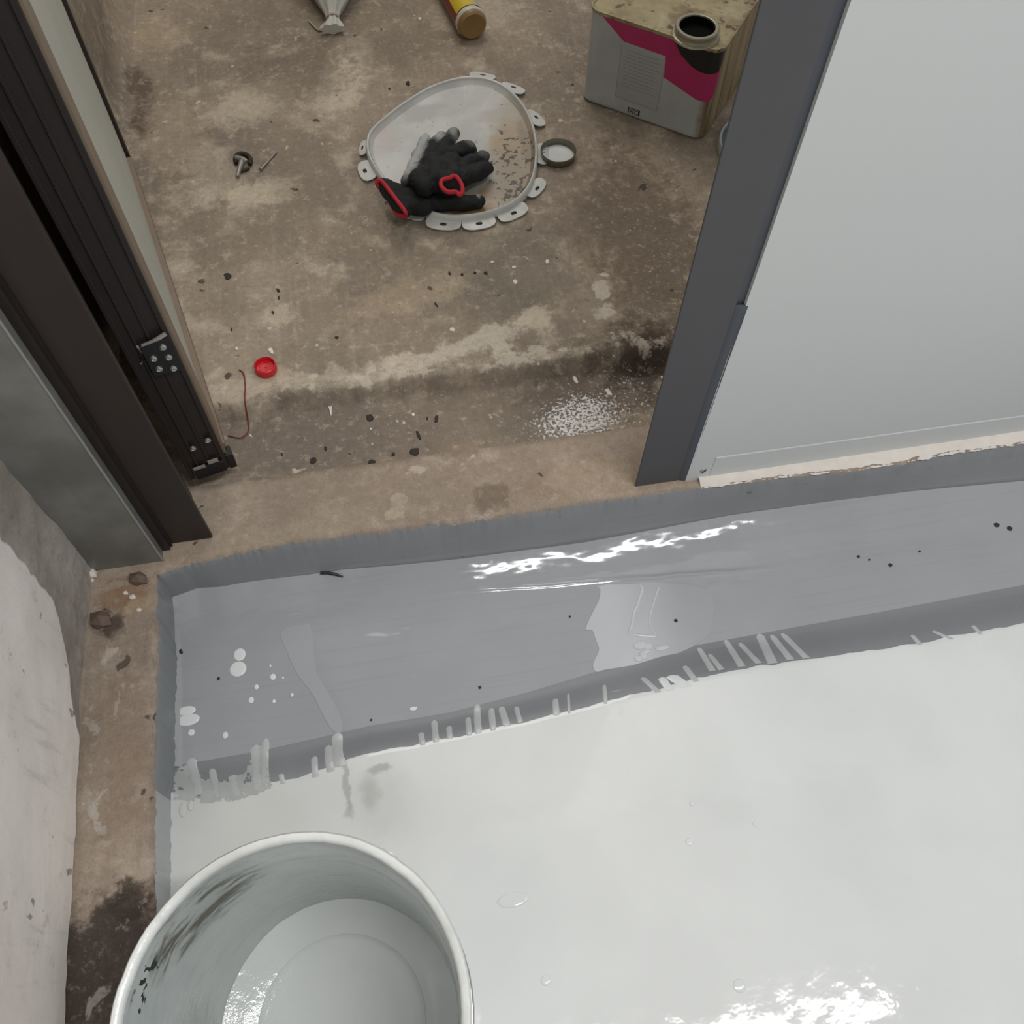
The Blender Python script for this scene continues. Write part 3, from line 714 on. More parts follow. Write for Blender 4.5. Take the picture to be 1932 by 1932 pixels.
# ------------------------------------------------------------------ bucket
BC = Vector((-.1475, .041, .0218))
bk = empty('paint_bucket', BC); tag(bk, 'white plastic paint bucket with smeared inside standing on the white coat', 'bucket')
BH = .368; RR = .1345; RB = .121
def brad(z): return RB + (RR-RB)*z/BH
def bucket_in():
    m = M('paint_smeared_plastic')
    a = m.noise(6, 5, .6); st = m.noise(1, 5, .65, m.map(sca=(14, 14, 60))); b = m.noise(90, 4, .6)
    c = m.mix(m.rng(a, .35, .7), S(196, 201, 200), S(176, 182, 181))
    c = m.mix(m.math('MULTIPLY', m.rng(st, .5, .7), .3), c, S(160, 165, 163))
    # scraped dirty patch near the rim
    sp = m.n('ShaderNodeSeparateXYZ'); m.set(sp.inputs[0], m.co)
    mp = m.map((-.085, .095, .315), (0, 0, .65), (.075, .03, .05), m.warp(.05, 30), 'TEXTURE')
    ln = m.n('ShaderNodeVectorMath', operation='LENGTH'); m.set(ln.inputs[0], mp)
    d = m.rng(ln.outputs['Value'], 1.1, .5)
    c = m.mix(m.math('MULTIPLY', d, m.rng(m.noise(1, 5, .6, m.map((1, 1, 1), (0, 0, .0), (25, 25, 90))), .42, .58, .2, .95)), c, S(96, 94, 84))
    mp2 = m.map((-.122, .045, .335), (0, 0, 0), (.03, .035, .022), m.warp(.02, 60), 'TEXTURE')
    l2 = m.n('ShaderNodeVectorMath', operation='LENGTH'); m.set(l2.inputs[0], mp2)
    mp3 = m.map((-.125, .0, .20), (0, 0, 0), (.03, .055, .10), m.warp(.04, 30), 'TEXTURE')
    l3 = m.n('ShaderNodeVectorMath', operation='LENGTH'); m.set(l3.inputs[0], mp3); wet = m.rng(l3.outputs['Value'], 1.0, .5)
    c = m.mix(m.math('MULTIPLY', m.rng(l2.outputs['Value'], 1.0, .6), m.rng(m.noise(90, 2, .5), .54, .58)), c, S(52, 54, 52))
    h = m.math('ADD', m.math('MULTIPLY', b, .5), m.math('ADD', st, m.math('MULTIPLY', m.noise(45, 3, .5), .6)))
    h = m.math('ADD', h, m.math('MULTIPLY', m.math('MULTIPLY', m.noise(120, 4, .6), wet), 5.0))
    return m.done(c, .16, 0, m.bump(h, .35, .003), .5)
m_bin = bucket_in()
m_bout = simple('white_bucket_plastic', S(214, 217, 216), .35, 0, .05, 25, .08)
def brim():
    m = M('bucket_rim'); a = m.noise(14, 5, .6); c = m.mix(m.rng(a, .4, .65), S(226, 228, 226), S(205, 207, 204))
    d = m.rng(m.noise(30, 3, .5, m.map((5, 5, 5))), .68, .75); c = m.mix(m.math('MULTIPLY', d, .5), c, S(120, 118, 112))
    return m.done(c, .25, 0, m.bump(m.noise(35, 4, .6), .5, .003), .5)
m_brim = brim()
seg = 96
def rough_lathe(prof, wob, nm, mat, par, sm=50):
    mb = MB(); mb.lathe(prof, seg, tuple(BC))
    for q in mb.v:
        d = Vector((q.x-BC.x, q.y-BC.y, 0)); a = math.atan2(d.y, d.x)
        if d.length > .01: q += d.normalized()*fr(math.cos(a)*3, math.sin(a)*3, q.z*9)*wob
    return mb.build(nm, mat, par, None, sm)
zi = .090          # level of the paint left in the bucket
out = [(0, 0), (RB-.004, 0), (RB, .004)] + [(brad(z), z) for z in (.05, .12, .2, .28)] + [(brad(.30), .30), (brad(.30)+.0035, .3005), (brad(.3)+.0035, .308), (brad(.3), .309), (brad(.326), .326), (brad(.326)+.004, .327), (brad(.326)+.004, .335), (brad(.335), .336), (RR-.0005, BH-.004)]
rough_lathe(out, .0008, 'shell', m_bout, bk)
inn = [(RR-.0035, BH-.003), (brad(.345)-.003, .345), (brad(.343)-.0045, .342), (brad(.30)-.0045, .30), (brad(.297)-.006, .297), (brad(.2)-.006, .2), (brad(zi)-.006, zi-.004)]
rough_lathe(inn, .0011, 'inner_wall', m_bin, bk)
rim = [(RR-.0042, BH-.006), (RR-.0046, BH-.001), (RR-.002, BH+.002), (RR+.0022, BH+.002), (RR+.004, BH-.001), (RR+.0036, BH-.010), (RR, BH-.011)]
rough_lathe(rim, .0012, 'rim', m_brim, bk)
pr = brad(zi)-.0045
surfp = [(pr+.001, zi+.0145), (pr-.008, zi+.0108), (pr-.016, zi+.0072), (pr-.024, zi+.0038), (pr-.032, zi+.0012), (pr-.037, zi), (pr*.72, zi+.0006), (pr*.7, zi+.0016), (pr*.66, zi+.0004), (pr*.5, zi), (.02, zi), (0.0005, zi)]
def bpaint():
    m = M('leftover_paint'); a = m.noise(9, 4, .5); b = m.noise(70, 4, .6)
    mp = m.map((-.085, .03, zi), (0, 0, .0), (.05, .06, 1), m.warp(.02, 40), 'TEXTURE'); ln = m.n('ShaderNodeVectorMath', operation='LENGTH'); m.set(ln.inputs[0], mp)
    rz = m.rng(ln.outputs['Value'], 1.3, .7)
    h = m.math('ADD', m.math('MULTIPLY', a, .5), m.math('MULTIPLY', m.math('MULTIPLY', b, rz), .9))
    return m.done(m.mix(a, S(214, 217, 216), S(206, 209, 208)), .14, 0, m.bump(h, .3, .004), .5)
rough_lathe(surfp, .0006, 'paint_residue', bpaint(), bk)
# wire bail hanging down the right outer side
hp = []
for i in range(25):
    a = -1.35 + 2.3*i/24
    drop_ = math.sin(math.pi*i/24)
    rr_ = brad(.31) + .004
    hp.append((BC.x + rr_*math.cos(a), BC.y + rr_*math.sin(a), BC.z + .318 - .012*drop_))
mb = MB(); mb.tube(hp, .0022, 8); mb.build('wire_handle', m_steel, bk, None, 60)
for q in (hp[0], hp[-1]):
    lg = MB(); d = Vector((q[0]-BC.x, q[1]-BC.y, 0)).normalized()
    p0 = Vector((BC.x, BC.y, q[2])) + d*(brad(.318)-.001); lg.tube([p0, p0 + d*.012], .008, 14); lg.build('handle_lug', m_bout, bk, None, 40)

# ------------------------------------------------------------------ bucket lid with tabs
ZL = ZF + .002
LC = P(858, 288, ZL)
lid = empty('bucket_lid', (LC.x, LC.y, ZL)); tag(lid, 'upturned white bucket lid with slotted tabs, dirty and holding work gloves', 'lid')
rim_px = [(692,262),(702,243),(730,218),(765,192),(815,163),(868,147),(912,147),(950,161),(982,190),(1004,228),(1014,275),(1011,322),(998,356),(973,382),(938,399),(895,409),(850,411),(812,403),(768,382),(730,350),(704,315),(692,287)]
ZRIM = .016
ro = smooth_closed([P(a, b, ZL+ZRIM-.004) for a, b in rim_px], 120)
def ring(s, z): return [(LC.x+(p.x-LC.x)*s, LC.y+(p.y-LC.y)*s, ZL+z) for p in ro]
def loft(rings, cap=True):
    mb = MB(); n = len(rings[0]); v = [q for r in rings for q in r]
    f = [(i*n+k, i*n+(k+1) % n, (i+1)*n+(k+1) % n, (i+1)*n+k) for i in range(len(rings)-1) for k in range(n)]
    if cap: f.append(tuple((len(rings)-1)*n+k for k in range(n)))
    return mb.add(v, f)
def lid_mat(dirty=True):
    m = M('dirty_lid' if dirty else 'lid_rim')
    a = m.noise(8, 6, .6); c = m.mix(m.rng(a, .35, .7), S(208, 208, 203), S(190, 190, 185))
    st = m.noise(1, 5, .6, m.map((0, 0, 0), (0, 0, .4), (6, 40, 6))); c = m.mix(m.math('MULTIPLY', m.rng(st, .5, .7), .25), c, S(170, 170, 166))
    if dirty:
        wv = m.warp(.06, 22)
        for (px, py, rx, ry_, rot, col, al, so) in ((985,300,.055,.14,.0,S(176,164,144),.85,.4),(940,390,.10,.06,.1,S(172,160,140),.85,.4),(1000,230,.03,.08,.2,S(176,166,150),.7,.4),(885,403,.04,.012,.1,S(150,112,66),.8,.4),(960,275,.03,.05,0,S(166,140,104),.6,.5),(925,370,.016,.02,0,S(150,116,74),.6,.5),(720,260,.03,.05,0,S(196,182,174),.4,.5),(905,300,.03,.10,.2,S(168,166,160),.5,.3),(850,200,.09,.03,.3,S(178,178,174),.5,.3),(980,345,.05,.07,0,S(140,122,98),.55,.5),(1000,280,.015,.07,.1,S(120,98,70),.5,.4),(800,215,.05,.02,.4,S(170,168,162),.5,.4),(940,215,.06,.02,.3,S(176,170,160),.5,.4)):
            p = P(px, py, ZL) - Vector((LC.x, LC.y, 0))
            c = m.mix(m.math('MULTIPLY', m.blob(wv, p, rx, ry_, rot, so), al), c, col)
        p = P(985, 350, ZL) - LC; bl = m.blob(m.warp(.04, 12), p, .06, .16, 0, .5)
        sp = m.rng(m.math('ADD', m.noise(95, 3, .55), m.math('MULTIPLY', bl, .18)), .72, .77); c = m.mix(m.math('MULTIPLY', sp, .85), c, S(52, 40, 32))
        sp = m.rng(m.noise(60, 3, .5, m.map((3, 3, 3))), .66, .72); c = m.mix(m.math('MULTIPLY', sp, .55), c, S(110, 108, 104))
    else:
        d = m.rng(m.noise(24, 5, .65), .55, .72); c = m.mix(m.math('MULTIPLY', d, .5), c, S(156, 150, 140))
    return m.done(c, m.rng(a, .3, .7, .28, .5), 0, m.bump(m.math('ADD', a, m.math('MULTIPLY', m.noise(70, 4, .6), .3)), .3, .003), .5)
m_lidin, m_lidrim = lid_mat(True), lid_mat(False)
loft([ring(.962, ZRIM-.004), ring(.948, .008), ring(.925, .0042), ring(.6, .0035), ring(.2, .0035)]).build('dish', m_lidin, lid, None, 40)
loft([ring(1.006, .001), ring(1.004, .010), ring(1.0, ZRIM-.002), ring(.988, ZRIM), ring(.972, ZRIM-.001), ring(.960, ZRIM-.006)], False).build('rim', m_lidrim, lid, None, 45)
tabs = [(908,147,.050,.022),(962,170,.050,.024),(1000,224,.052,.024),(1013,288,.054,.022),(1002,348,.050,.022),(960,390,.058,.026),(900,408,.058,.026),(838,409,.060,.026),(783,391,.050,.024),(704,317,.050,.026),(692,277,.038,.014)]
for i, (px, py, wd, ln_) in enumerate(tabs):
    c = P(px, py, ZL+ZRIM-.010); d = Vector((c.x-LC.x, c.y-LC.y, 0)).normalized(); t = Vector((-d.y, d.x, 0))
    n = 24; rings = []
    def tp(u, w_):       # u outward 0..1 , w_ sideways
        return c + d*(ln_*u) + t*w_ + Vector((0, 0, -(ZRIM-.012)*max(u, 0)**1.3))
    outl, slot = [], []
    for k in range(n):
        a = 2*math.pi*k/n; ca, sa = math.cos(a), math.sin(a)
        q = .45
        wx = math.copysign(abs(ca)**.6, ca)*wd*.5; uy = .45 + .55*math.copysign(abs(sa)**.7, sa)
        if sa < 0: wx *= 1.0
        outl.append(tp(max(uy, -.1), wx*(1-.25*max(0, sa)**3)))
        slot.append(tp(.58 + .13*math.copysign(abs(sa)**.6, sa), math.copysign(abs(ca)**.6, ca)*.0055))
    mb = MB(); v = outl + slot + [q - Vector((0, 0, .0016)) for q in outl] + [q - Vector((0, 0, .0016)) for q in slot]
    f = []
    for k in range(n):
        k2 = (k+1) % n
        f += [(k, k2, n+k2, n+k), (2*n+k, 3*n+k, 3*n+k2, 2*n+k2), (k, 2*n+k, 2*n+k2, k2), (n+k, n+k2, 3*n+k2, 3*n+k)]
    mb.add(v, f).build('tab', m_lidrim, lid, None, 40)

# ------------------------------------------------------------------ work gloves on the lid
def glove_mat(name, pale):
    m = M(name); a = m.noise(30, 5, .6); kn = m.n('ShaderNodeTexWave'); kn.inputs['Scale'].default_value = 220; m.set(kn.inputs['Vector'], m.co)
    c = m.mix(a, S(20, 21, 22), S(38, 39, 40))
    wv = m.warp(.025, 45)
    for (x, y, rx, ry_, rot, al) in pale:
        c = m.mix(m.math('MULTIPLY', m.blob(wv, (x, y), rx, ry_, rot, .5), al), c, S(182, 184, 180))
    return m.done(c, .62, 0, m.bump(m.math('ADD', m.math('MULTIPLY', kn.outputs['Fac'], .25), m.noise(60, 4, .6)), .45, .003), .3)
def glove(name, org, caps, mat, dz=0.0, voxel=.0016):
    mb = MB()
    for (x0, y0, x1, y1, r0, r1, z0, z1) in caps:
        mb.capsule(P(x0, y0, ZL+z0+dz), P(x1, y1, ZL+z1+dz), r0*1.06, r1*1.08, 1.0)
    o = mb.build(name, mat, None, org)
    r = o.modifiers.new('remesh', 'REMESH'); r.mode = 'VOXEL'; r.voxel_size = voxel; r.use_smooth_shade = True
    s_ = o.modifiers.new('smooth', 'SMOOTH'); s_.iterations = 5; s_.factor = .5
    for nm_, sz, am in (('folds', .022, .006), ('creases', .008, .002)):
        tx_ = bpy.data.textures.new(nm_, 'CLOUDS'); tx_.noise_scale = sz; tx_.noise_depth = 1
        d_ = o.modifiers.new(nm_, 'DISPLACE'); d_.texture = tx_; d_.strength = am; d_.mid_level = .5; d_.texture_coords = 'LOCAL'
    return o
GA = P(825, 315, ZL+.005)
rel = lambda px, py, o_: (P(px, py, ZL+.02).x-o_.x, P(px, py, ZL+.02).y-o_.y)
ga_m = glove_mat('black_glove_painted', [rel(783, 300, GA)+(.016, .075, -.30, .9), rel(803, 262, GA)+(.011, .03, -.2, .95), rel(830, 258, GA)+(.010, .03, -.25, .85), rel(854, 252, GA)+(.010, .026, -.1, .6), rel(770, 335, GA)+(.016, .035, 0, .75), rel(888, 282, GA)+(.012, .012, 0, .25), rel(912, 300, GA)+(.012, .012, 0, .2), rel(775, 350, GA)+(.012, .012, 0, .6)])
ga = glove('work_glove', GA, [(772,342,803,262,.0125,.0095,.040,.018),(796,326,831,258,.014,.0100,.040,.018),(822,305,855,252,.015,.0105,.032,.018),(848,296,884,280,.0155,.0135,.030,.022),(850,325,910,298,.0155,.0120,.036,.020),(850,342,918,318,.0155,.0125,.044,.020),
                              (792,342,850,310,.019,.019,.048,.036),(815,310,822,342,.019,.019,.038,.050),(790,330,800,352,.016,.016,.044,.052),(835,342,850,347,.018,.017,.054,.058),(850,335,850,318,.016,.017,.048,.038)], ga_m, .004)
tag(ga, 'black knit work glove smeared with white paint, red-hemmed cuff facing up', 'glove', 'work gloves on the lid')
def cuff(parent, pts, r):
    mb = MB(); mb.tube(smooth_closed(pts, 40), r, 8, False, True); o = mb.build('cuff_hem', m_cuff, parent, None, 60); o['label'] = 'red knitted cuff hem'; return o
m_cuff = simple('red_knit_hem', S(190, 30, 48), .7, 0, .12, 120, .3)
ga['_loc'] = tuple(GA)
zc = ZL + .080
cuff(ga, [P(833, 352, zc), P(834, 340, zc), P(848, 336, zc+.002), P(858, 332, zc+.002), P(868, 342, zc), P(873, 358, zc-.003), P(868, 368, zc-.006), P(860, 362, zc-.004), P(845, 362, zc-.002)], .0036)
GB = P(790, 375, ZL+.005)
gb_m = glove_mat('black_glove_plain', [rel(905, 374, GB)+(.006, .006, 0, .6), rel(790, 357, GB)+(.006, .006, .4, .8)])
gb = glove('work_glove', GB, [(742,362,790,378,.015,.016,.036,.022),(755,386,800,388,.015,.016,.034,.020),(800,384,902,381,.0145,.0115,.018,.014),(790,372,850,372,.015,.0145,.020,.018),(728,352,745,375,.012,.013,.038,.036),(748,382,762,395,.013,.013,.036,.034),(722,345,732,352,.008,.011,.038,.038)], gb_m, .004)
tag(gb, 'plain black work glove lying over the lid edge with a red cuff', 'glove', 'work gloves on the lid')
gb['_loc'] = tuple(GB)
zb_ = ZL+.040
cuff(gb, [P(711, 346, zb_+.008), P(719, 341, zb_+.014), P(735, 360, zb_+.017), P(751, 381, zb_+.017), P(765, 400, zb_+.011), P(763, 408, zb_+.0), P(748, 402, zb_-.006), P(738, 385, zb_-.006), P(724, 364, zb_-.004)], .0036)

# ------------------------------------------------------------------ rectangular tin
TC = Vector((.6058, 1.3293)); TL = Vector((.4151, 1.4794))
dx = (TC-TL).normalized(); dy = Vector((-dx.y, dx.x))
TW, TD, TH = .2427, .235, .176
tin = empty('solvent_tin', (TL.x, TL.y, ZF+.001), math.atan2(dx.y, dx.x)); tag(tin, 'square metal tin with pink and black label and open round neck', 'tin')
tin['_loc'] = (0, 0, 0)
def tinp(mb, name, mat, sm=None):
    o = mb.build(name, mat, None, None, sm); o.parent = tin; return o
def rrect(x0, x1, y0, y1, r, n=6):
    out = []
    for cx, cy, a0 in ((x1-r, y0+r, -90), (x1-r, y1-r, 0), (x0+r, y1-r, 90), (x0+r, y0+r, 180)):
        for k in range(n+1):
            a = math.radians(a0 + 90*k/n); out.append((cx+r*math.cos(a), cy+r*math.sin(a)))
    return out
def tin_side():
    m = M('tin_white_print')
    sp = m.n('ShaderNodeSeparateXYZ'); m.set(sp.inputs[0], m.warp(.012, 30))
    a = m.noise(10, 5, .6); st = m.noise(1, 5, .7, m.map(sca=(50, 50, 4)))
    c = m.mix(m.rng(a, .3, .7), S(176, 178, 176), S(160, 162, 160))
    dirt = m.mix(m.rng(st, .4, .65), S(150, 134, 98), S(96, 76, 56))
    c = m.mix(m.rng(sp.outputs[0], TW-.022, TW-.004), c, dirt)
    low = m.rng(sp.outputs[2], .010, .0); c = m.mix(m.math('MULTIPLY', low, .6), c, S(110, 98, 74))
    return m.done(c, .35, .0, m.bump(a, .1, .002), .5)
m_tin = tin_side()
RC = .020
pr_ = rrect(0, TW, 0, TD, RC)
def off(pts, d): 
    cx, cy = TW/2, TD/2
    return rrect(-d, TW+d, -d, TD+d, RC+d)
loft([[(x, y, z) for x, y in off(pr_, d)] for z, d in ((0, -.001), (.004, .0015), (.008, 0), (TH-.006, 0), (TH-.004, .0015), (TH, .0015), (TH, -.001), (TH-.003, -.0025))], False).xf(Matrix.Identity(4))
mb = loft([[(x, y, z) for x, y in off(pr_, d)] for z, d in ((0, -.001), (.004, .0015), (.008, 0), (TH-.006, 0))], False); tinp(mb, 'body', m_tin, 40)
def tin_top():
    m = M('stained_tin_top'); a = m.noise(12, 6, .65); b = m.noise(26, 5, .6, m.map((3, 2, 1)))
    c = m.mix(m.rng(a, .35, .65), S(172, 160, 122), S(142, 124, 92)); c = m.mix(m.math('MULTIPLY', m.rng(b, .5, .66), .6), c, S(186, 178, 150))
    pp_ = m.rng(m.noise(17, 6, .65, m.map((5, 8, 1))), .52, .6); c = m.mix(m.math('MULTIPLY', pp_, .6), c, S(120, 98, 70))
    r_ = m.rng(m.noise(38, 5, .65, m.map((8, 8, 8))), .57, .65); c = m.mix(m.math('MULTIPLY', r_, .85), c, S(66, 44, 22))
    return m.done(c, .5, .2, m.bump(a, .2, .003), .5)
m_tintop = tin_top()
mb = loft([[(x, y, z) for x, y in off(pr_, d)] for z, d in ((TH-.007, .0008), (TH-.004, .0022), (TH, .0020), (TH+.0005, .0), (TH-.003, -.0025), (TH-.0035, -.02))]); tinp(mb, 'top', m_tintop, 40)
# printed areas on the front face (y = 0 plane of the tin)
fx0 = Vector((TL.x, TL.y)); nrm_ = Vector((dx.y, -dx.x))
def face(px, py):      # pixel -> (x along face, z) on the tin's front plane
    r = ray(px, py); o0 = Vector((0, 0, CAMZ)); n3 = Vector((nrm_.x, nrm_.y, 0)); p0 = Vector((TL.x, TL.y, 0))
    t = (p0-o0).dot(n3)/r.dot(n3); p = o0 + r*t
    return ((Vector((p.x, p.y))-fx0).dot(dx), p.z-ZF-.001)
def wrap(x):            # x along face -> point running round the front right corner
    a0 = TW-RC
    if x <= a0: return (x, 0)
    s = (x-a0)/RC
    if s < math.pi/2: return (a0+RC*math.sin(s), RC-RC*math.cos(s))
    return (TW, RC+(x-a0-RC*math.pi/2))
def print_poly(name, pts, mat, h, sub=1):
    """pts: list of (x,z); triangulated strip by x so it can wrap the corner"""
    bm = bmesh.new(); vs_ = [bm.verts.new((x, 0, z)) for x, z in pts]; bm.faces.new(vs_)
    for i in range(1, 30):
        g = bm.verts[:]+bm.edges[:]+bm.faces[:]
        bmesh.ops.bisect_plane(bm, geom=g, plane_co=(TW-RC + (i-1)*.004, 0, 0), plane_no=(1, 0, 0))
    bm.verts.ensure_lookup_table(); bm.verts.index_update()
    vv = []
    for q in bm.verts:
        x, y = wrap(q.co.x)
        if x <= TW-RC: ox, oy = 0, -h
        else:
            s = min((q.co.x-(TW-RC))/RC, math.pi/2); ox, oy = h*math.sin(s), -h*math.cos(s)
        vv.append((x+ox, y+oy, q.co.z))
    ff = [tuple(z.index for z in q.verts) for q in bm.faces]; bm.free()
    mb = MB(); mb.add(vv, ff); o = mobj(name, mb.v, mb.f, mat); o.parent = tin; return o
m_pink = simple('pink_print', S(176, 42, 98), .4, 0, .08, 30, .05); m_ink = simple('black_print', S(24, 24, 25), .3, 0, .1, 30, .05); m_greytext = simple('grey_print', S(152, 154, 152), .4, 0, .05, 30, 0); m_table = simple('label_field', S(166, 168, 166), .4, 0, .04, 30, 0)
ztop = TH-.007
a0 = face(1137, 27); a1 = face(1177, 78); a2 = face(1256, 106); a3 = face(1253, 146); a4 = face(1312, 187)
pk = [(a0[0], ztop), (a1[0], a1[1]), (a2[0], a2[1]), (a3[0], a3[1]), (a4[0], a4[1]), (TW-RC+.018, a4[1]-.001), (TW+.006, a4[1]+.006), (TW+.012, a4[1]+.03), (TW+.010, ztop-.035), (TW+.012, ztop)]
print_poly('pink_band', pk, m_pink, .0004)
b0 = face(1272, 78); b1 = face(1285, 103); b2 = face(1305, 125); b3 = face(1322, 136)
print_poly('black_corner', [(b0[0], ztop), (b1[0], b1[1]), (b2[0], b2[1]), (b3[0], b3[1]), (TW+.004, b3[1]+.002), (TW+.014, b3[1]+.02), (TW+.016, ztop)], m_ink, .0009)
c0 = face(1178, 82); c1 = face(1253, 108); c2 = face(1157, 180); c3 = face(1244, 200)
cx0, cx1 = c2[0]+.004, a3[0]-.002
print_poly('text_field', [(c0[0]-.004, c0[1]-.003), (cx0, c2[1]), (cx1, c2[1]-.002), (cx1, c1[1]-.004)], m_table, .0003)
for i in range(11):
    z = c1[1]-.010-i*.0068
    if z < c2[1]+.004: break
    le = cx1-.006-random.random()*.02
    print_poly('text_line', [(cx0+.008, z), (le, z), (le, z+.0016), (cx0+.008, z+.0016)], m_greytext, .0006)
for (xa, xb, za, zb2) in ((cx0, cx0+.0012, c2[1], c0[1]-.006), (cx1-.0012, cx1, c2[1], c1[1]-.004), (cx0, cx1, c2[1], c2[1]+.0012)):
    print_poly('table_rule', [(xa, za), (xb, za), (xb, zb2), (xa, zb2)], m_greytext, .0006)
e0 = face(1184, 212); e1 = face(1207, 204); ew = .0235; ex = e0[0]; ez = face(1185, 213)[1]; eh = .0125
for (xa, xb, za, zb2) in ((ex, ex+.002, ez, ez+eh), (ex+ew-.003, ex+ew, ez, ez+eh), (ex, ex+ew, ez, ez+.0013), (ex, ex+ew, ez+eh-.0013, ez+eh)):
    print_poly('mark_frame', [(xa, za), (xb, za), (xb, zb2), (xa, zb2)], m_ink, .0006)
cu = bpy.data.curves.new('mark', 'FONT'); cu.body = 'AEC'; cu.size = .0105; cu.extrude = 0.0001
tx = bpy.data.objects.new('mark_letters', cu); COL.objects.link(tx); cu.materials.append(m_ink); tx.parent = tin
tx.location = (ex+.0030, -.0005, ez+.0026); tx.rotation_euler = (math.pi/2, 0, 0); tx.scale = (.82, 1, 1)
me = bpy.data.meshes.new_from_object(tx); bpy.data.objects.remove(tx)
tx = bpy.data.objects.new('mark_letters', me); COL.objects.link(tx); tx.parent = tin
tx.location = (ex+.0030, -.0005, ez+.0026); tx.rotation_euler = (math.pi/2, 0, 0); tx.scale = (.82, 1, 1)
# open neck
nk = P(1316, 49, ZF+TH+.014); d2 = Vector((nk.x, nk.y))-fx0; nc = (d2.dot(dx), d2.dot(dy)); 
tinp(MB().lathe([(.041, -.003), (.0395, .000), (.0365, .001), (.0355, .003), (.0352, .007), (.0365, .009), (.0368, .012), (.0355, .0138), (.033, .0142), (.0305, .0134), (.0298, .0115)], 40, (nc[0], nc[1], TH)), 'neck_ring', simple('worn_tin_neck', S(160, 154, 134), .35, .5, .1, 40, .1), 45)
tinp(MB().lathe([(.0302, .0128), (.0298, .010), (.0300, -.001), (.001, -.002)], 32, (nc[0], nc[1], TH)), 'dark_opening', simple('dark_inside', S(12, 12, 12), .8, 0, .1, 30, 0, .1), 45)  # shade inside the neck painted near black
hx = .12
tinp(MB().tube(smooth_open([(.05, .155, TH-.002), (.06, .155, TH+.012), (.12, .155, TH+.016), (.18, .155, TH+.012), (.19, .155, TH-.002)], 5), .003, 8), 'wire_handle', m_zinc, 50)

# ------------------------------------------------------------------ small things outside
cap_c = P(1053, 293, ZF+.004)
cp = empty('tin_cap', (cap_c.x, cap_c.y, ZF+.001)); tag(cp, 'round metal screw cap lying open side up beside the lid', 'cap')
cb = (cap_c.x, cap_c.y, ZF+.0012)
MB().lathe([(.0, 0), (.029, 0), (.0305, .001), (.0310, .013), (.0318, .0138), (.0310, .0148), (.0300, .0140), (.0295, .003), (.0285, .0018)], 48, cb).build('shell', simple('tin_cap_metal', S(128, 124, 112), .25, .85, .1, 50, .1), cp, None, 40)
MB().lathe([(.0288, .0022), (.0262, .0034), (.0240, .0030), (.001, .0030)], 48, cb).build('liner', simple('white_liner', S(205, 206, 202), .3, 0, .03, 30, .03), cp, None, 40)

rc = P(503, 699, ZF); rb = (rc.x, rc.y, outz(rc.x, rc.y)+.0005)
rcp = empty('bottle_cap', rb); tag(rcp, 'bright red plastic bottle cap lying on the bare concrete', 'cap')
prof = [(.0135, .0115), (.0140, .0015), (.0150, .0), (.0162, .0008), (.0166, .0030), (.0160, .0100), (.0158, .0125), (.0145, .0135), (.0135, .0115), (.0130, .0065), (.001, .0060)]
MB().lathe(prof[1:], 40, rb).build('shell', m_red, rcp, None, 40)
MB().lathe([(.0100, .0062), (.0098, .0075), (.0090, .0075), (.0088, .0062)], 36, rb).build('inner_ring', m_red, rcp, None, 40)

wpx = [(453,704),(459,707),(463,716),(465,735),(464,760),(463,785),(462,798),(457,806),(448,811),(436,810),(424,807)]
wp_ = [P(a, b, ZF-.006) for a, b in wpx]; wp_ = [Vector((p.x, p.y, max(outz(p.x, p.y), ZG) + .0016)) for p in wp_]
wo = MB().tube(smooth_open(wp_, 5), .0010, 6).build('wire_offcut', m_wire_red, None, wp_[0], 60)
tag(wo, 'thin dark red wire offcut curling by the door leaf', 'wire')

na, nb = P(524, 287, ZF), P(493, 322, ZF)
no = empty('loose_nail', (nb.x, nb.y, ZF)); tag(no, 'thin grey nail lying beside the bent hook', 'nail')
no['_loc'] = tuple((nb.x, nb.y, ZF))
dn = (na-nb).normalized(); za = Vector((0, 0, .0032))
MB().tube([nb+za, na-dn*.006+za, na+za], [.0020, .0019, .0004], 8).build('shank', m_zinc, no, None, 50)
MB().tube([nb+za-dn*.0010, nb+za+dn*.0006], .0034, 12).build('head', m_zinc, no, None, 50)

hk = P(460, 303, ZF); ho = empty('ring_hook', (hk.x, hk.y, ZF)); tag(ho, 'rusty dark ring clip with a grey screw through it', 'hook')
pts = [P(a, b, ZF+.006) for a, b in ((447,308),(444,300),(449,292),(458,290),(468,294),(473,302),(471,310))]
MB().tube(smooth_open(pts, 5), .0042, 8).build('ring', m_rust, ho, None, 60)
pts = [P(a, b, ZF+.004) for a, b in ((454,323),(462,321),(470,317))]
MB().tube(smooth_open(pts, 4), .0028, 8).build('ring_end', m_rust, ho, None, 60)
MB().tube([P(448, 333, ZF+.004), P(452, 318, ZF+.006), P(457, 304, ZF+.009)], [.0035, .0042, .0055], 10).build('screw', m_zinc, ho, None, 50)
MB().tube([P(445, 297, ZF+.010), P(456, 300, ZF+.011), P(466, 305, ZF+.010)], [.004, .0048, .004], 10).build('clamp_bar', m_zinc, ho, None, 50)

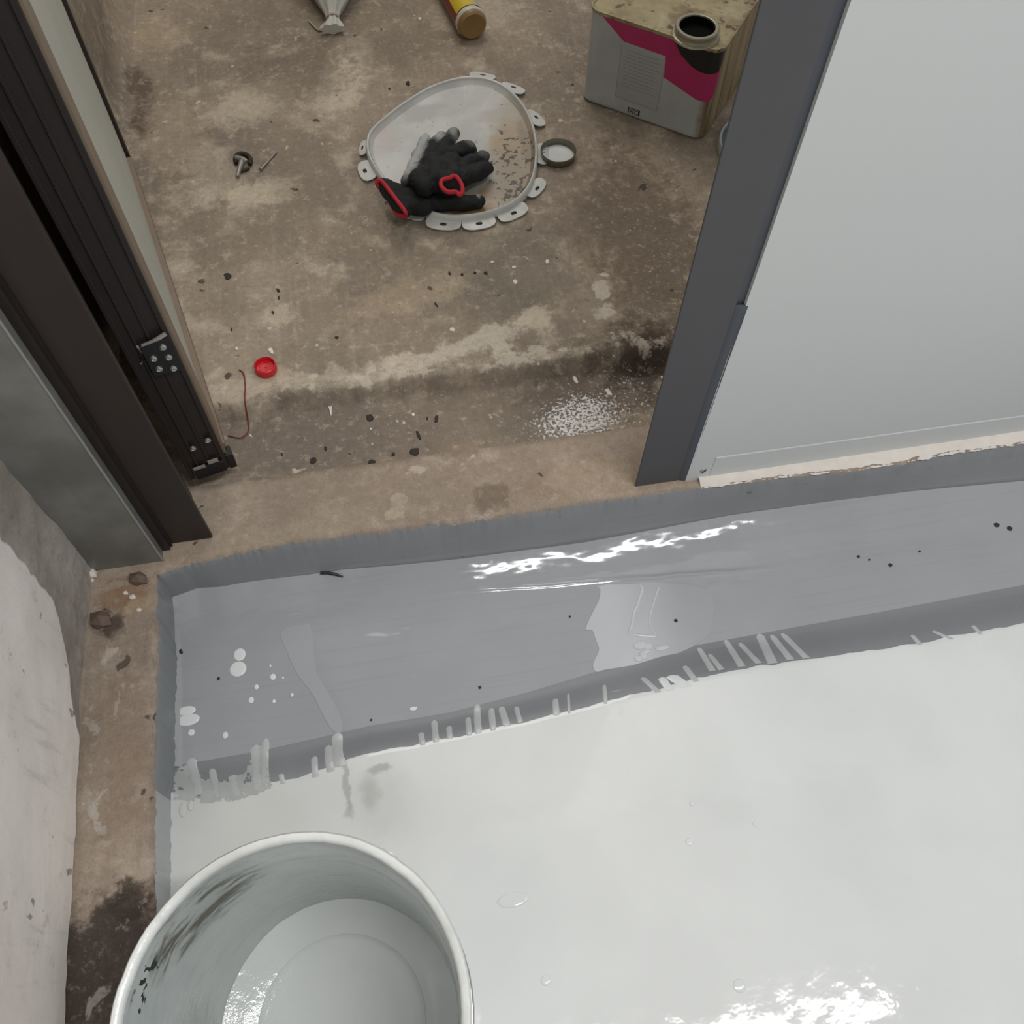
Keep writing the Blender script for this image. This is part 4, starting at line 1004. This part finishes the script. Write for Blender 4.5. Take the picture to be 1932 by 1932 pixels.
# tied sack neck at the top edge
sk = P(627, 30, ZF+.02); so = empty('tied_sack', (sk.x, sk.y+.12, ZF)); tag(so, 'greyish white plastic sack tied at its neck', 'sack')
so['_loc'] = (sk.x, sk.y+.12, ZF)
m_sack = simple('grey_white_sack', S(190, 188, 180), .55, 0, .1, 14, .3)
rings = []
for (yy, xx_, rx, rz, zc_) in ((-.030, -.004, .022, .010, .012), (-.022, -.003, .020, .010, .013), (-.008, 0, .012, .009, .014), (0, 0, .0105, .009, .014), (.012, .001, .015, .013, .018), (.035, .004, .028, .024, .028), (.07, .008, .045, .036, .040), (.12, .012, .070, .050, .054), (.19, .016, .092, .062, .066), (.27, .018, .10, .066, .070), (.34, .018, .085, .058, .062), (.38, .018, .04, .03, .04), (.39, .018, .005, .005, .04)):
    r_ = []
    for k in range(40):
        a = 2*math.pi*k/40; cr = 1 + .09*math.sin(a*7+yy*20)*(1 if yy > 0 else 1.6) + .06*fr(math.cos(a)*2, math.sin(a)*2, yy*14)
        r_.append((sk.x+xx_+rx*cr*math.cos(a), sk.y+yy, ZF + max(.0012, zc_+rz*cr*math.sin(a))))
    rings.append(r_)
mb = loft(rings); mb.f.append(tuple(range(40))[::-1]); mb.build('bag', m_sack, so, None, 60)
mb = MB(); mb.tube([(sk.x+.0125*math.cos(a), sk.y+.0, ZF+.014+.0110*math.sin(a)) for a in [2*math.pi*k/20 for k in range(20)]], .0022, 6, False, True)
mb.tube(smooth_open([P(613, 44, ZF+.004), P(610, 52, ZF+.003), P(603, 57, ZF+.003), P(597, 54, ZF+.003), P(590, 47, ZF+.003), P(583, 39, ZF+.003)], 5), .0018, 6); mb.build('tie_string', simple('pale_string', S(176, 168, 152), .8, 0, .1, 60, .3), so, None, 60)

# bottle on its side, base toward the viewer
bc = P(893, 50, ZF+.030); bd = Vector((-.16, .987, 0)).normalized()
bo = empty('glue_bottle', (bc.x, bc.y, ZF)); tag(bo, 'clear bottle with brown contents and yellow and red label lying on its side', 'bottle')
def axial(prof, c, d, seg=36):
    mb = MB().lathe(prof, seg); u = Vector((d.y, -d.x, 0)); wv_ = Vector((0, 0, 1))
    Mx = Matrix(((u.x, wv_.x, d.x, c.x), (u.y, wv_.y, d.y, c.y), (u.z, wv_.z, d.z, c.z), (0, 0, 0, 1)))
    return mb.xf(Mx)
m_amber = simple('brown_paste', S(150, 118, 70), .4, 0, .18, 25, .2)
axial([(.0005, .004), (.016, .003), (.024, .0), (.0275, .003), (.029, .008), (.029, .012)], bc, bd).build('base', m_amber, bo, None, 40)
axial([(.0288, .010), (.0300, .012), (.0300, .020), (.0290, .022)], bc, bd).build('ring_band', simple('clear_tape_band', S(196, 192, 182), .3, 0, .06, 50, .2), bo, None, 40)
axial([(.0285, .020), (.0288, .16), (.024, .185), (.012, .20), (.012, .225), (.0005, .226)], bc, bd).build('body', m_amber, bo, None, 40)
u_ = Vector((bd.y, -bd.x, 0))
def label_arc(nm, a0, a1, y0, y1, mat):
    v, f = [], []
    for i in range(13):
        a = math.radians(a0+(a1-a0)*i/12)
        for yy in (y0, y1): v.append(bc + bd*yy + (u_*math.cos(a) + Vector((0, 0, 1))*math.sin(a))*.0296)
    f = [(2*i, 2*i+1, 2*i+3, 2*i+2) for i in range(12)]
    mobj(nm, v, f, mat, bo, None, True)
label_arc('yellow_label', 70, 150, .024, .15, simple('yellow_print', S(206, 178, 40), .4, 0, .05, 30, .05))
label_arc('red_label', 150, 215, .016, .15, simple('red_print', S(132, 52, 40), .4, 0, .08, 30, .05))
label_arc('clear_wrap', -20, 70, .024, .15, simple('pale_print', S(176, 166, 140), .35, 0, .08, 30, .05))

# blue lid behind the right jamb
bl = Vector((.714, 1.292, ZF+.001)); blo = empty('blue_pail_lid', bl); tag(blo, 'blue plastic lid with pale rim half hidden behind the right jamb', 'lid')
MB().lathe([(.001, .004), (.074, .004), (.078, .006), (.079, .012)], 56, tuple(bl)).build('disc', simple('blue_plastic', S(50, 84, 110), .4, 0, .1, 20, .05), blo, None, 40)
MB().lathe([(.0785, .010), (.080, .0145), (.083, .015), (.0855, .012), (.086, .001), (.084, 0)], 56, tuple(bl)).build('rim', simple('pale_rim', S(168, 168, 164), .4, 0, .06, 20, .05), blo, None, 40)

# black sliver on the edge of the wet strip
sp_ = [P(606, 1082, .012), P(620, 1081, .012), P(634, 1083, .012), P(648, 1087, .011)]
so_ = MB().tube([Vector((p.x, p.y-.004, cove(p.x, p.y-.004)+.0025)) for p in sp_], [.0022, .0024, .0022, .0010], 7).build('black_sliver', m_black, None, sp_[0], 50)
tag(so_, 'small black plastic sliver stuck at the foot of the painted step', 'debris')

# loose stones on the kerb by the jamb
for i, (px, py, a, b, c, lab) in enumerate(((262, 1092, .013, .010, .010, 'angular brick fragment touching the foot of the metal jamb'), (190, 1168, .014, .013, .009, 'flat brick fragment in the damp hollow by the left wall'))):
    p = P(px, py, ZT+.006); o = lump('brick_fragment', (p.x, p.y, ZT+c*.75), a, b, c, m_stone, None, 3.3+i*4, (p.x, p.y, ZT), 1)
    tag(o, lab, 'stone')
# crumbs of plaster in the corner
cr = [(158,1062,9),(150,1075,7),(170,1078,5),(143,1055,8),(148,1098,4),(121,1020,5),(176,1084,5),(236,1118,4),(250,1126,5),(262,1150,4),(158,1085,6)]
for i, (px, py, r_) in enumerate(cr):
    p = P(px, py, ZT+.003); x_ = max(p.x, -.430) if px < 200 else p.x; y_ = min(p.y, .619)
    o = lump('plaster_crumb', (x_, y_, ZT + r_*.0005), r_*.0009, r_*.0008, r_*.0006, m_white_mortar, None, i*3.1, (x_, y_, ZT), 1)
    tag(o, 'tiny pale plaster crumb on the kerb corner by the metal jamb', 'crumb', 'plaster crumbs in the corner')
# flat chips of dirt and paint
def chip(px, py, a, b, rot, mat, nm, lab, grp, zf=None):
    p = P(px, py, ZF if py < 700 else ZG)
    if py > 700: p = P(px, py, ZG)
    z = outz(p.x, p.y) if zf is None else zf
    vv = []; n = 9; ff = []
    for h, s in ((.0, 1.0), (.0022, .9)):
        for k in range(n):
            t = 2*math.pi*k/n; q = s*(1+.55*fr(px*.37+math.cos(t)*1.4, py*.21+math.sin(t)*1.4, 0, .8, 3))
            x_, y_ = a*.0007*q*math.cos(t), b*.0011*q*math.sin(t)
            vv.append((p.x+x_*math.cos(rot)-y_*math.sin(rot), p.y+x_*math.sin(rot)+y_*math.cos(rot), z-.0006+h))
    ff = [tuple(n+k for k in range(n)), tuple(range(n))[::-1]] + [(k, (k+1) % n, n+(k+1) % n, n+k) for k in range(n)]
    tag(mobj(nm, vv, ff, mat, None, (p.x, p.y, z)), lab, 'chip', grp)
for a in ((591,869,7,6,0),(701,873,8,5,.2),(782,852,11,6,.1),(790,822,4,8,.2),(698,788,9,6,.4),(823,790,4,7,-.3),(742,857,4,3,0),(614,846,3,3,0),(806,790,2,3,0),(532,857,2,3,0)):
    chip(*a, m_chip_dark, 'dirt_chip', {782: 'largest dark dirt chip in the low strip, nearest the threshold edge', 790: 'upright narrow dark chip just beyond the largest dirt chip', 698: 'dark chip in the low strip farthest from the threshold'}.get(a[0], 'small dark dirt chip in the low strip behind the threshold'), 'dark chips in the low strip')
for a in ((848,516,3,3,0),(872,518,3,2,0),(896,515,4,2,0),(917,515,4,3,.3),(635,637,4,2,0),(525,548,3,5,.4),(515,590,3,3,0),(430,521,9,7,.5),(437,622,2,3,0),(770,158,6,6,0),(735,168,3,3,0),(823,575,2,5,.3),(526,562,2,4,0)):
    chip(*a, m_chip_dark, 'dirt_speck', {430: 'large dark dirt speck on the floor beside the door leaf', 770: 'larger dark dirt speck above left of the bucket lid'}.get(a[0], 'small dark dirt speck scattered on the open concrete floor'), 'dark specks on the outside floor')
for a in ((623,770,4,11,.1),(972,532,6,5,.6),(970,504,5,3,.2),(1032,494,5,4,-.5),(929,495,5,2,.3),(853,622,6,4,0),(780,783,3,3,0),(1085,717,4,8,.2),(1148,740,6,8,.4),(512,662,5,6,.3),(792,36,5,4,0),(447,658,4,3,.4),(473,822,2,2,0),(700,810,2,2,0),(1255,690,3,3,0)):
    chip(*a, m_chip_white, 'paint_flake', {623: 'long white paint flake lying in the low strip behind the threshold', 512: 'white paint flake just beyond the red bottle cap', 792: 'white paint flake between the tied sack and the bottle'}.get(a[0], 'small white paint flake scattered on the outside concrete floor'), 'white flakes on the outside floor')

for o in list(bpy.data.objects):
    if '_loc' in o: del o['_loc']
